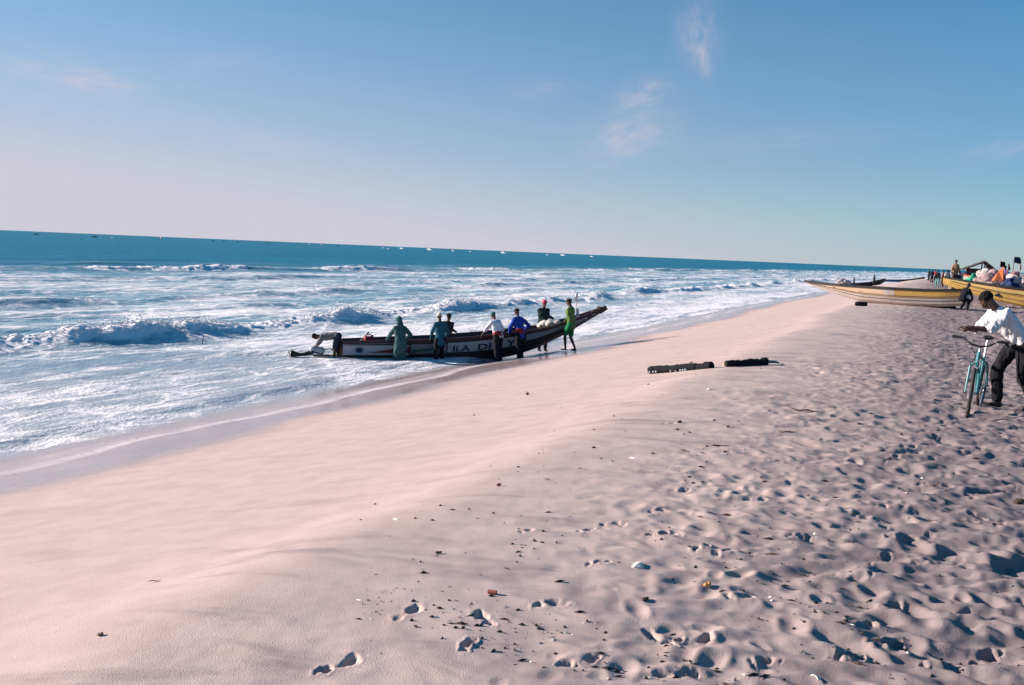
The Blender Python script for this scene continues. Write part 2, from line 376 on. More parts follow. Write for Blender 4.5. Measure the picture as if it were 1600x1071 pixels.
for (u0, h, wf, wb, fo, br, sd) in ROWS:
    cu_ = u0 + (1.4 if u0 < -17 else .5) * perlin(V / 14, V * 0 + sd, 100 + sd) + .35 * perlin(V / 3.1, V * 0 + sd, 120 + sd)
    q = Uw - cu_
    hm = h * np.clip(0.70 + 0.95 * perlin(V / (7 if u0 > -45 else 16), V * 0 + sd * 3.1, 140 + sd), 0.12, 1.5)
    if u0 == -26.2: hm = hm * (1 + 0.3 * (1 - smooth(26, 48, V)))
    sh_ = np.where(q > 0, np.exp(-(q / wf) ** 2), np.exp(-(q / wb) ** 2))
    sea += hm * sh_ - 0.12 * h * np.exp(-((q - 2.6 * wf) / (1.6 * wf)) ** 2)
    bk = smooth(0.5 - br, 0.75 - br, 0.5 * perlin(V / (12 if u0 > -45 else 26), V * 0 + sd * 1.7, 160 + sd) + 0.22 * perlin(V / 3, V * 0 + sd, 161) + 0.0)
    fr = np.exp(-((q - .35 * wf) / (1.15 * wf)) ** 2) * bk * fo
    tr = np.where(q < 0, np.exp(q / (wb * 1.7)), 0) * bk * fo * 0.55
    if u0 > -45 and h > .2: spray_w = np.maximum(spray_w, hm * bk * np.exp(-((q - .1) / (.5 * wf)) ** 2))
    foam = np.maximum(foam, np.maximum(fr * np.clip(0.95 + 0.45 * lump2 + 0.2 * lump, 0.3, 1.15), tr))
    foam = np.maximum(foam, 0.75 * fo * np.exp(-((q + 0.15) / (0.5 * wf)) ** 2) * smooth(-.2, .3, hm / h - 0.55))
    sea += bk * sh_ * fo * h * (0.20 * np.clip(lump, -.7, 1) + 0.55 * lump2)
zone = smooth(-105, -62, Uw + 10 * perlin(V / 40, U / 25, 170)) 
streak = 0.55 * fbm(V / 5.5, U / 1.5, 4, 180, 0.6) + 0.45 * fbm(V / 2.2 + 0.8 * lump2, U / 0.75, 3, 185, 0.6)
patch = fbm(V / 16, U / 7, 3, 190)
near_s = smooth(-24, -15, U)
foam_bg = zone * np.clip(0.52 + 0.55 * streak + 0.50 * patch + 0.15 * near_s, 0, 1)
foam = np.clip(np.maximum(foam, foam_bg) , 0, 1)
sea += 0.22 * far * fbm(V / 26, U / 9, 2, 200) * smooth(-30, -110, U) * 1.4 + 0.06 * fbm(X / 3.0, Y / 1.6, 3, 210) * smooth(-15, -22, U) * far
sea += 0.02 * lump2 * smooth(-13, -17, U) * far
# the thin sheet of the last wave running up the sand, with a lobed edge
run = -11.9 + 0.85 * perlin(V / 5.0, V * 0, 220) + 0.36 * np.abs(perlin(V / 1.9, V * 0, 221)) + 0.35 * perlin(V / 14, V * 0, 222)
film = TZ + 0.004 + 0.010 * smooth(0.0, -0.8, U - run)
hgt = np.maximum(sea + 0.02, film)
zz = np.where(U < run, hgt, TZ + 0.004 - 0.25 * smooth(0, 0.8, U - run))
edge = np.exp(-((U - run + 0.30) / np.where(U - run > -0.30, 0.16, 0.42)) ** 2) * 0.60 * (0.82 + 0.45 * perlin(V / 2.3, U / 0.6, 230) + 0.3 * perlin(V / 0.5, U / 0.35, 232))
thin = smooth(-14.3, -13.2, U)                                 # where it is only a film over sand
foam = foam * (1 - 0.9 * thin)
keep = U < run + 1.2
w = NT('sea_material')
P = w.mapped((1, 1, 1)); PS = w.mapped((1, 1, 1), (0, 0, SH))   # shore-aligned coordinates
mp = w.n('ShaderNodeMapping'); mp.inputs['Scale'].default_value = (1.0, 0.28, 1.0); w.l(PS, mp.inputs['Vector'])
fine = w.noise(2.6, 6, 0.68, mp.outputs[0], 0.4); fine2 = w.noise(9.0, 4, 0.65, P)
fa = w.attr('foam')
fsum = w.math('ADD', fa, w.math('ADD', w.math('MULTIPLY_ADD', fine, 0.9, -0.45), w.math('MULTIPLY_ADD', fine2, 0.5, -0.25)))
vor = w.n('ShaderNodeTexVoronoi', feature='DISTANCE_TO_EDGE'); vor.inputs['Scale'].default_value = 0.9
wob = w.n('ShaderNodeTexNoise'); wob.inputs['Scale'].default_value = 1.1; wob.inputs['Detail'].default_value = 2; w.l(mp.outputs[0], wob.inputs['Vector'])
wadd = w.n('ShaderNodeVectorMath', operation='MULTIPLY_ADD'); w.l(wob.outputs['Color'], wadd.inputs[0]); wadd.inputs[1].default_value = (1.6, 1.6, 1.6)
mp3 = w.n('ShaderNodeMapping'); mp3.inputs['Scale'].default_value = (1.0, 0.55, 1.0); w.l(PS, mp3.inputs['Vector']); w.l(mp3.outputs[0], wadd.inputs[2]); w.l(wadd.outputs[0], vor.inputs['Vector'])
lace = w.ramp(vor.outputs['Distance'], 0.0, 0.16, 1.0, 0.0)
fsum = w.math('ADD', fsum, w.math('MULTIPLY', lace, w.math('MULTIPLY', fa, 0.42)))
fmask = w.math('MAXIMUM', w.ramp(fsum, 0.28, 0.98), w.math('MULTIPLY', w.attr('edge'), w.math('MULTIPLY_ADD', fine2, 1.1, 0.25)), clamp=True)
thn = w.attr('thin')
deep = w.attr('deep')
wc = w.mix(deep, (0.12, 0.29, 0.35), (0.004, 0.165, 0.245))
wc = w.mix(w.math('MULTIPLY', w.ramp(w.noise(0.9, 4, .6, mp.outputs[0]), .35, .65), .35), wc, w.mix(1.0, wc, (0.55, 0.72, 0.80), 'MULTIPLY'))
mpf = w.n('ShaderNodeMapping'); mpf.inputs['Scale'].default_value = (1.0, 0.16, 1.0); w.l(PS, mpf.inputs['Vector'])
farn = w.noise(0.022, 5, 0.65, mpf.outputs[0])
wc = w.mix(w.math('MULTIPLY', w.math('MULTIPLY', w.ramp(farn, .36, .66), .5), deep), wc, w.mix(1.0, wc, (0.6, 0.70, 0.78), 'MULTIPLY'))
wc = w.mix(w.math('MULTIPLY', w.attr('milk'), 0.85), wc, (0.40, 0.42, 0.455))
wc = w.mix(thn, wc, (0.36, 0.285, 0.27))
wc = w.mix(fmask, wc, (0.80, 0.775, 0.785))
w.set('Base Color', wc)
w.set('Roughness', w.mix(fmask, w.mix(deep, (.16,)*3, (.42,)*3), (.85,)*3))
w.set('Subsurface Weight', w.math('MULTIPLY', fmask, 0.35)); w.b.inputs['Subsurface Radius'].default_value = (1.0, 1.0, 1.05); w.set('Subsurface Scale', 0.12)
w.set('IOR', 1.33); w.set('Specular IOR Level', w.math('MULTIPLY_ADD', deep, -0.28, w.math('MULTIPLY_ADD', fmask, -0.2, 0.45)))
mp2 = w.n('ShaderNodeMapping'); mp2.inputs['Scale'].default_value = (1.0, 0.4, 1.0); w.l(PS, mp2.inputs['Vector'])
chop = w.math('ADD', w.noise(0.55, 6, 0.6, mp2.outputs[0]), w.math('MULTIPLY', w.noise(3.2, 4, 0.6, mp2.outputs[0]), 0.22))
hb = w.math('ADD', w.math('MULTIPLY', chop, w.math('MULTIPLY', w.math('MULTIPLY_ADD', thn, -0.97, 1.0), w.math('MULTIPLY_ADD', w.attr('milk'), -0.6, 1.0))), w.math('MULTIPLY', fmask, w.math('ADD', w.math('MULTIPLY_ADD', fine2, 0.15, 0.03), w.math('MULTIPLY', w.noise(26, 2, 0.6, P), 0.05))))
w.l(w.bump(hb, 0.7, 0.55), w.b.inputs['Normal'])
sea_o = grid_mesh('sea', X, Y, zz, keep, w.m, {'foam': foam, 'edge': np.clip(edge, 0, 1), 'thin': thin, 'milk': smooth(-31, -17, U + 2 * patch), 'deep': 1 - smooth(-115, -45, U + 8 * patch)})
tag(sea_o, kind='structure')
def sea_z(x, y):
    d = math.hypot(x, y); t = math.atan2(x, y)
    return float(zz[int(np.argmin(np.abs(rr2 - d))), int(np.argmin(np.abs(th2 - t)))])

# flecks of froth thrown up along the breaking crests
_sr = np.random.RandomState(8)
cand = np.argwhere((spray_w > 0.12) & keep & (dist < 95)); wgt = spray_w[cand[:, 0], cand[:, 1]] * dist[cand[:, 0], cand[:, 1]] ** 2; wgt /= wgt.sum()
sel = cand[_sr.choice(len(cand), 3600, p=wgt)]
ctr = np.stack([X[sel[:, 0], sel[:, 1]], Y[sel[:, 0], sel[:, 1]], zz[sel[:, 0], sel[:, 1]]], -1)
hh_ = spray_w[sel[:, 0], sel[:, 1]]
ctr[:, :2] += _sr.normal(0, .12, (len(ctr), 2)); ctr[:, 2] += np.abs(_sr.normal(0, 1, len(ctr))) * hh_ * 0.26
sz = _sr.uniform(.010, .034, len(ctr))[:, None, None]
tet = np.array([[1, 1, 1], [1, -1, -1], [-1, 1, -1], [-1, -1, 1]], float) * np.array([1.0, 1.0, 0.8])
vs = (ctr[:, None, :] + (tet[None] + _sr.normal(0, .35, (len(ctr), 4, 3))) * sz).reshape(-1, 3)
fs = (np.arange(len(ctr))[:, None, None] * 4 + np.array([[0, 1, 2], [0, 3, 1], [0, 2, 3], [1, 3, 2]])[None]).reshape(-1, 3)
fm = NT('froth_material'); fm.set('Base Color', fm.mix(fm.noise(3, 2, .5, fm.mapped()), (0.74, 0.72, 0.73), (0.6, 0.62, 0.66))); fm.set('Roughness', 0.9)
tag(mesh_obj('sea_spray', vs.tolist(), fs.tolist(), fm.m), 'white flecks of spray along the breaking wave crests', 'spray', kind='stuff')

# ------------------------------------------------------------------ materials for things
_mats = {}
def paint(name, col, rough=0.6, wear=0.35, wearcol=(0.16, 0.13, 0.11), scale=7.0, spec=0.3, bump=0.0):
    if name in _mats: return _mats[name]
    m = NT(name + '_material'); P = m.mapped((1, 1, 1))
    n1 = m.noise(scale, 4, 0.65, P); n2 = m.noise(scale * 6, 2, 0.6, P)
    c = m.mix(m.math('MULTIPLY', n1, 0.35), col, tuple(x * 0.68 for x in col))
    c = m.mix(m.math('MULTIPLY', m.ramp(m.math('MULTIPLY_ADD', n2, 0.35, m.math('MULTIPLY', n1, 0.65)), 0.52, 0.66), wear), c, wearcol)
    m.set('Base Color', c); m.set('Roughness', rough); m.set('Specular IOR Level', spec)
    if bump: m.l(m.bump(n2, bump, 0.01), m.b.inputs['Normal'])
    _mats[name] = m.m; return m.m
def cloth(name, col, fold=0.35):
    if name in _mats: return _mats[name]
    m = NT(name + '_cloth'); P = m.mapped((1, 1, 1)); n1 = m.noise(9, 3, 0.6, P); n2 = m.noise(22, 2, 0.6, m.mapped((1.6, 1.6, 0.5)))
    c = m.mix(m.ramp(n1, 0.3, 0.75), col, tuple(x * 0.72 for x in col))
    m.set('Base Color', c); m.set('Roughness', 0.9); m.set('Specular IOR Level', 0.15)
    m.l(m.bump(n2, fold, 0.03), m.b.inputs['Normal'])
    _mats[name] = m.m; return m.m
def metal(name, col, rough=0.35, met=0.9):
    if name in _mats: return _mats[name]
    m = NT(name + '_metal'); P = m.mapped((1, 1, 1)); n1 = m.noise(30, 3, 0.6, P)
    m.set('Base Color', m.mix(m.ramp(n1, 0.5, 0.75), col, tuple(x * 0.5 for x in col))); m.set('Roughness', rough); m.set('Metallic', met)
    _mats[name] = m.m; return m.m
SKIN = NT('skin_material'); _p = SKIN.mapped()
SKIN.set('Base Color', SKIN.mix(SKIN.ramp(SKIN.noise(14, 3, .5, _p), .3, .7), (0.085, 0.046, 0.032), (0.048, 0.027, 0.020))); SKIN.set('Roughness', 0.5); SKIN.set('Specular IOR Level', 0.3)
SKIN = SKIN.m
HAIR = cloth('black_hair', (0.008, 0.007, 0.007), 0.6)

# ------------------------------------------------------------------ mesh collector
class MB:
    def __init__(s): s.v = []; s.f = []
    def add(s, V, F):
        o = len(s.v); s.v += [Vector(p) for p in V]; s.f += [tuple(i + o for i in f) for f in F]; return s
    def box(s, c, size, rot=None, taper=None):
        x, y, z = (q / 2 for q in size); P = []
        for k in (-1, 1):
            t = 1.0 if (taper is None or k < 0) else taper
            P += [Vector((-x * t, -y * t, k * z)), Vector((x * t, -y * t, k * z)), Vector((x * t, y * t, k * z)), Vector((-x * t, y * t, k * z))]
        if rot is not None: P = [rot @ p for p in P]
        c = Vector(c)
        return s.add([p + c for p in P], [(3, 2, 1, 0), (4, 5, 6, 7), (0, 1, 5, 4), (1, 2, 6, 5), (2, 3, 7, 6), (3, 0, 4, 7)])
    def rings(s, rings, cap=True, closed=False):
        n = len(rings[0]); o = len(s.v)
        for r in rings: s.v += [Vector(p) for p in r]
        m = len(rings)
        for i in range(m if closed else m - 1):
            a, b = o + i * n, o + ((i + 1) % m) * n
            for j in range(n):
                s.f.append((a + j, a + (j + 1) % n, b + (j + 1) % n, b + j))
        if cap and not closed:
            s.f.append(tuple(o + j for j in range(n - 1, -1, -1))); s.f.append(tuple(o + (m - 1) * n + j for j in range(n)))
        return s
    def tube(s, pts, rad, n=8, cap=True, flat=1.0, closed=False, ref=None):
        pts = [Vector(p) for p in pts]; m = len(pts)
        if not hasattr(rad, '__len__'): rad = [rad] * m
        R_ = []; pv = None
        for i, p in enumerate(pts):
            if closed: d = pts[(i + 1) % m] - pts[i - 1]
            else: d = pts[min(i + 1, m - 1)] - pts[max(i - 1, 0)]
            d = d.normalized() if d.length > 1e-9 else Vector((0, 0, 1))
            if pv is None:
                a = Vector(ref) if ref is not None else (Vector((0, 0, 1)) if abs(d.z) < 0.9 else Vector((1, 0, 0)))
            else: a = pv
            e = (a - d * a.dot(d)).normalized(); g = d.cross(e); pv = e
            R_.append([p + e * (math.cos(2 * math.pi * k / n) * rad[i]) + g * (math.sin(2 * math.pi * k / n) * rad[i] * flat) for k in range(n)])
        return s.rings(R_, cap, closed)
    def capsule(s, p0, p1, r0, r1, lat=None, n=12, k=5):
        """tapered rounded limb; r may be (lateral, depth)"""
        p0, p1 = Vector(p0), Vector(p1); d = p1 - p0; L = max(d.length, 1e-5); d = d / L
        if lat is None: lat = Vector((1, 0, 0)) if abs(d.x) < 0.9 else Vector((0, 1, 0))
        lat = Vector(lat); e = (lat - d * lat.dot(d)).normalized(); g = d.cross(e)
        r0 = r0 if hasattr(r0, '__len__') else (r0, r0); r1 = r1 if hasattr(r1, '__len__') else (r1, r1)
        R_ = []
        m0, m1 = min(r0), min(r1)
        st = [(-m0 * math.cos(a), r0, math.sin(a)) for a in [math.pi / 2 * (i + .25) / k for i in range(k)]]
        st += [(L * t, tuple(a + (b - a) * t for a, b in zip(r0, r1)), 1.0) for t in (0, .25, .5, .75, 1)]
        st += [(L + m1 * math.cos(a), r1, math.sin(a)) for a in [math.pi / 2 * (i + .25) / k for i in range(k - 1, -1, -1)]]
        for (h, r, q) in st:
            R_.append([p0 + d * h + e * (r[0] * q * math.cos(2 * math.pi * j / n)) + g * (r[1] * q * math.sin(2 * math.pi * j / n)) for j in range(n)])
        return s.rings(R_)
    def ell(s, c, r, rot=None, n=14, m=9):
        R_ = []; c = Vector(c)
        for i in range(m):
            a = math.pi * (i + .35) / (m - .3)
            ring = [Vector((r[0] * math.sin(a) * math.cos(2 * math.pi * j / n), r[1] * math.sin(a) * math.sin(2 * math.pi * j / n), -r[2] * math.cos(a))) for j in range(n)]
            R_.append([c + (rot @ p if rot is not None else p) for p in ring])
        return s.rings(R_)
    def xf(s, M):
        s.v = [M @ p for p in s.v]; return s
    def build(s, name, mat, parent=None, smooth_=False):
        return mesh_obj(name, s.v, s.f, mat, parent, smooth_)
    def fuse(s, name, mat, parent=None, voxel=0.02, sm=4, fold=0.0, seed=0, fscale=8.0):
        """grow the overlapping pieces into one continuous skin"""
        me = bpy.data.meshes.new('tmp'); me.from_pydata([tuple(p) for p in s.v], [], s.f); me.update()
        o = bpy.data.objects.new('tmp', me); COL.objects.link(o)
        r = o.modifiers.new('r', 'REMESH'); r.mode = 'VOXEL'; r.voxel_size = voxel; r.use_smooth_shade = True
        if sm:
            q = o.modifiers.new('s', 'SMOOTH'); q.factor = 0.5; q.iterations = sm
        dg = bpy.context.evaluated_depsgraph_get()
        nm = bpy.data.meshes.new_from_object(o.evaluated_get(dg)); bpy.data.objects.remove(o); bpy.data.meshes.remove(me)
        nm.name = name; nm.materials.clear(); nm.materials.append(mat)
        if fold:
            N = len(nm.vertices); co = np.empty(N * 3); nm.vertices.foreach_get('co', co); co = co.reshape(-1, 3)
            no = np.empty(N * 3); nm.vertices.foreach_get('normal', no); no = no.reshape(-1, 3)
            d = perlin(co[:, 0] * fscale + co[:, 1] * fscale, co[:, 2] * fscale * 0.55 + co[:, 1] * fscale * .5 + seed, seed) * fold
            d = d + perlin(co[:, 0] * fscale * 2.3 + co[:, 2] * fscale * 1.4, co[:, 1] * fscale * 2.3 - co[:, 2] * fscale * .8, seed + 3) * fold * .45
            co += no * d[:, None]; nm.vertices.foreach_set('co', co.reshape(-1)); nm.update()
        nm.polygons.foreach_set('use_smooth', [True] * len(nm.polygons))
        return link(bpy.data.objects.new(name, nm), parent)
def empty(name, loc, rz=0.0, rx=0.0, ry=0.0):
    o = bpy.data.objects.new(name, None); COL.objects.link(o); o.empty_display_size = 0.2
    o.location = loc; o.rotation_euler = (rx, ry, rz); return o
def copy_tree(o, parent=None):
    c = o.copy(); COL.objects.link(c); c.parent = parent
    for ch in list(o.children): copy_tree(ch, c)
    return c

# ------------------------------------------------------------------ people
def ik(a, b, l1, l2, pole):
    """middle joint of a two-bone limb from a towards b"""
    a, b, pole = Vector(a), Vector(b), Vector(pole); d = b - a; L = min(d.length, (l1 + l2) * 0.998)
    n = d.normalized(); b = a + n * L
    x = (l1 * l1 - l2 * l2 + L * L) / (2 * L); h = math.sqrt(max(l1 * l1 - x * x, 0))
    p = (pole - n * pole.dot(n)); p = p.normalized() if p.length > 1e-6 else Vector((0, 0, 1))
    return a + n * x + p * h, b
def hand(mb, wrist, dirv, palm_n, s, curl=0.9, side=1):
    """palm, four fingers of unequal length and a thumb from the side of the palm"""
    d = Vector(dirv).normalized(); pn = Vector(palm_n); pn = (pn - d * pn.dot(d)).normalized(); lat = d.cross(pn) * side
    w = Vector(wrist); pe = w + d * 0.085 * s
    mb.capsule(w + d * .015 * s, pe - d * .01 * s, (.030 * s, .016 * s), (.040 * s, .015 * s), lat=lat)
    for i, (o, ln) in enumerate(((-.031, .072), (-.011, .082), (.010, .076), (.029, .060))):
        p = pe + lat * o * s - d * .012 * s; v = d
        for k, f in enumerate((.42, .32, .26)):
            ang = curl * (0.5 + .35 * k)
            v = (v * math.cos(ang) + pn * math.sin(ang)).normalized()
            q = p + v * ln * f * s
            mb.capsule(p, q, .0098 * s, .0088 * s, n=8, k=3); p = q
    b = w + d * .03 * s - lat * .030 * s; v = (d * .6 - lat * .75 + pn * .35).normalized(); q = b + v * .036 * s
    mb.capsule(b, q, .013 * s, .011 * s, n=8, k=3); v2 = (d * .85 - lat * .1 + pn * .6 * curl).normalized()
    mb.capsule(q, q + v2 * .030 * s, .0105 * s, .009 * s, n=8, k=3)
def person(label, loc, yaw, H=1.74, pelvis=(0, 0, .93), lean=0.1, side_lean=0.0, head_pitch=0.2, head_yaw=0.0, hands=((-.25, .15, .85), (.25, .15, .85)),
           feet=((-.12, 0, .09), (.12, .05, .09)), foot_yaw=0.0, top=None, top_len=0.0, sleeve=1.0, bottom=None, leg_len=1.0, hat=None, hat_kind='cap', hood=None,
           shoes=None, group=None, voxel=0.018, fine=False, elbow=((-1, -.6, 0), (1, -.6, 0)), knee=((0, 1, 0), (0, 1, 0)), loose=1.0, belt=None, coat=None, palm=None, hcurl=0.9, skirt=None):
    s = H / 1.74
    root = empty('person', loc, yaw); tag(root, label, 'person', group)
    pel = Vector(pelvis) * s
    up = Vector((math.sin(side_lean), math.sin(lean) * math.cos(side_lean), math.cos(lean) * math.cos(side_lean)))
    lat = (Vector((1, 0, 0)) - up * up.x).normalized(); fwd = up.cross(lat)
    wst = pel + up * .17 * s; chest = pel + up * .37 * s + fwd * .015 * s; neckb = pel + up * .52 * s
    hp = lean * .75 + head_pitch
    hu = Vector((math.sin(side_lean) * .6, math.sin(hp), math.cos(hp))).normalized()
    neckt = neckb + (up * .5 + hu * .5).normalized() * .09 * s
    hl = (lat - hu * lat.dot(hu)).normalized(); hf = hu.cross(hl)
    cy, sy = math.cos(head_yaw), math.sin(head_yaw); hl, hf = hl * cy + hf * sy, hf * cy - hl * sy
    hc = neckt + hu * .105 * s + hf * .02 * s
    HR = Matrix((hl, hf, hu)).transposed()
    sh = [neckb - up * .05 * s + lat * (.185 * k * s) for k in (-1, 1)]
    hip = [pel - up * .02 * s + lat * (.095 * k * s) for k in (-1, 1)]
    arms = []; legs = []
    for i in (0, 1):
        e, w = ik(sh[i], Vector(hands[i]) * s, .29 * s, .26 * s, elbow[i]); arms.append((sh[i], e, w))
        k, a = ik(hip[i], Vector(feet[i]) * s, .43 * s, .42 * s, knee[i]); legs.append((hip[i], k, a))
    fd = Vector((math.sin(foot_yaw), math.cos(foot_yaw), 0))
    b = MB()
    b.capsule(pel, wst, (.15 * s, .10 * s), (.135 * s, .095 * s), lat)
    b.capsule(wst, chest, (.135 * s, .095 * s), (.17 * s, .115 * s), lat)
    b.capsule(chest, neckb - up * .05 * s, (.165 * s, .11 * s), (.13 * s, .08 * s), lat)
    b.capsule(neckb - up * .03 * s, neckt + hu * .04 * s, .058 * s, .053 * s)
    # head: skull, jaw, brow, nose, lips, ears
    hp_ = lambda x, y, z: hc + HR @ (Vector((x, y, z)) * s)
    b.ell(hp_(0, -.012, .028), (.076 * s, .094 * s, .090 * s), HR)
    b.capsule(hp_(0, .028, -.02), hp_(0, .038, -.072), (.058 * s, .055 * s), (.038 * s, .036 * s), lat=hl)
    b.capsule(hp_(0, .082, .012), hp_(0, .099, -.022), .010 * s, .017 * s); b.capsule(hp_(-.032, .072, .028), hp_(.032, .072, .028), .014 * s, .014 * s)
    b.capsule(hp_(-.018, .079, -.052), hp_(.018, .079, -.052), .011 * s, .011 * s)
    for k in (-1, 1): b.ell(hp_(.078 * k, -.008, -.002), (.010 * s, .020 * s, .031 * s), HR)
    for i, k in ((0, -1), (1, 1)):
        S, E, W = arms[i]
        b.capsule(S - lat * (.03 * k * s), E, .056 * s, .041 * s); b.capsule(E, W, .041 * s, .028 * s)
        hd = (W - E).normalized(); pn = Vector(palm[i]) if palm else Vector((0, .3, -1))
        hand(b, W, hd, pn, s, hcurl, k)
        Hh, K, A = legs[i]
        b.capsule(Hh, K, (.086 * s, .092 * s), .056 * s); b.capsule(K, K + (A - K) * .35 , .054 * s, .058 * s); b.capsule(K + (A - K) * .3, A, .056 * s, .037 * s)
        b.capsule(A + Vector((0, 0, -.05 * s)) - fd * .03 * s, A + Vector((0, 0, -.062 * s)) + fd * .15 * s, (.038 * s, .030 * s), (.042 * s, .022 * s), lat=Vector((fd.y, -fd.x, 0)))
    body = b.fuse('body', SKIN, root, voxel, 3 if not fine else 4)
    if top is not None:
        t = MB(); q = loose
        lo = pel - up * (top_len * s)
        t.capsule(lo, wst, (.178 * s * q, .135 * s * q), (.165 * s * q, .125 * s * q), lat); t.capsule(wst, chest, (.165 * s * q, .125 * s * q), (.195 * s * q, .14 * s * q), lat)
        t.capsule(chest, neckb - up * .045 * s, (.19 * s, .135 * s), (.155 * s, .095 * s), lat)
        for i, k in ((0, -1), (1, 1)):
            S, E, W = arms[i]
            t.capsule(S - lat * (.04 * k * s), E, .078 * s * q, .062 * s * q)
            if sleeve > .5: t.capsule(E, E + (W - E) * (sleeve - .5) * 1.9, .062 * s * q, .050 * s * q)
        t.fuse('shirt', top, root, voxel, 3, 0.018 * s, int(loc[0] * 7) % 40, 9.0)
    if bottom is not None:
        t = MB(); t.capsule(pel + up * .05 * s, pel - up * .03 * s, (.165 * s, .122 * s), (.172 * s, .128 * s), lat)
        for i in (0, 1):
            Hh, K, A = legs[i]
            if leg_len <= .55: t.capsule(Hh, Hh + (K - Hh) * (leg_len / .5), (.108 * s, .112 * s), .092 * s)
            else:
                t.capsule(Hh, K, (.106 * s, .110 * s), .078 * s); t.capsule(K, K + (A - K) * (leg_len - .5) * 1.84, .078 * s, .066 * s)
        t.fuse('trousers' if leg_len > .55 else 'shorts', bottom, root, voxel, 3, 0.014 * s, 7 + int(loc[1] * 5) % 30, 9.0)
    if coat is not None:    # long skirt of a raincoat, down over the thighs
        t = MB(); mid = (legs[0][1] + legs[1][1]) / 2; lo = (legs[0][2] + legs[1][2]) / 2
        t.capsule(wst, pel, (.185 * s, .15 * s), (.21 * s, .17 * s), lat); t.capsule(pel, mid, (.21 * s, .17 * s), (.235 * s, .17 * s), lat)
        t.capsule(mid, mid + (lo - mid) * .62, (.235 * s, .17 * s), (.22 * s, .16 * s), lat)
        t.fuse('coat_skirt', coat, root, voxel, 3, 0.03 * s, 3, 10.0)
    if belt is not None:
        t = MB(); t.capsule(pel + up * .02 * s, pel + up * .07 * s, (.19 * s, .148 * s), (.186 * s, .145 * s), lat)
        t.fuse('waist_cloth', belt, root, voxel, 2, 0.012, 5)
    if hood is not None:
        t = MB(); t.ell(hp_(0, -.03, .03), (.112 * s, .122 * s, .128 * s), HR); t.capsule(neckb - fwd * .03 * s, hp_(0, -.04, -.02), (.13 * s, .10 * s), .10 * s, lat)
        t.fuse('hood', hood, root, voxel, 3, 0.012, 9)
    elif hat is not None:
        t = MB(); t.ell(hp_(0, -.014, .058), (.088 * s, .104 * s, .078 * s), HR)
        if hat_kind == 'cap': t.capsule(hp_(-.03, .085, .052), hp_(.03, .085, .052), (.03 * s, .014 * s), (.03 * s, .014 * s), lat=hl); t.ell(hp_(0, .105, .05), (.062 * s, .055 * s, .012 * s), HR)
        t.fuse('cap' if hat_kind == 'cap' else 'knit_hat', hat, root, min(voxel, .014), 2)
    else:
        t = MB(); t.ell(hp_(0, -.020, .040), (.082 * s, .096 * s, .086 * s), HR); t.fuse('hair', HAIR, root, min(voxel, .014), 1, 0.006, 4, 40)
    if fine:
        for k in (-1, 1):
            t = MB(); t.ell(hp_(.030 * k, .069, .008), (.008 * s, .006 * s, .0045 * s), HR); t.build('eye', paint('eye_white', (.7, .68, .64), .3, 0), root, True)
    if shoes is not None:
        for i in (0, 1):
            A = legs[i][2]; t = MB(); l2 = Vector((fd.y, -fd.x, 0))
            t.capsule(A + Vector((0, 0, -.045 * s)) - fd * .035 * s, A + Vector((0, 0, -.06 * s)) + fd * .165 * s, (.046 * s, .042 * s), (.05 * s, .030 * s), lat=l2)
            t.capsule(A + Vector((0, 0, -.03)) * s, A + Vector((0, 0, .04)) * s, .05 * s, .048 * s)
            t.fuse('shoe', shoes, root, min(voxel, .012), 2)
    return root

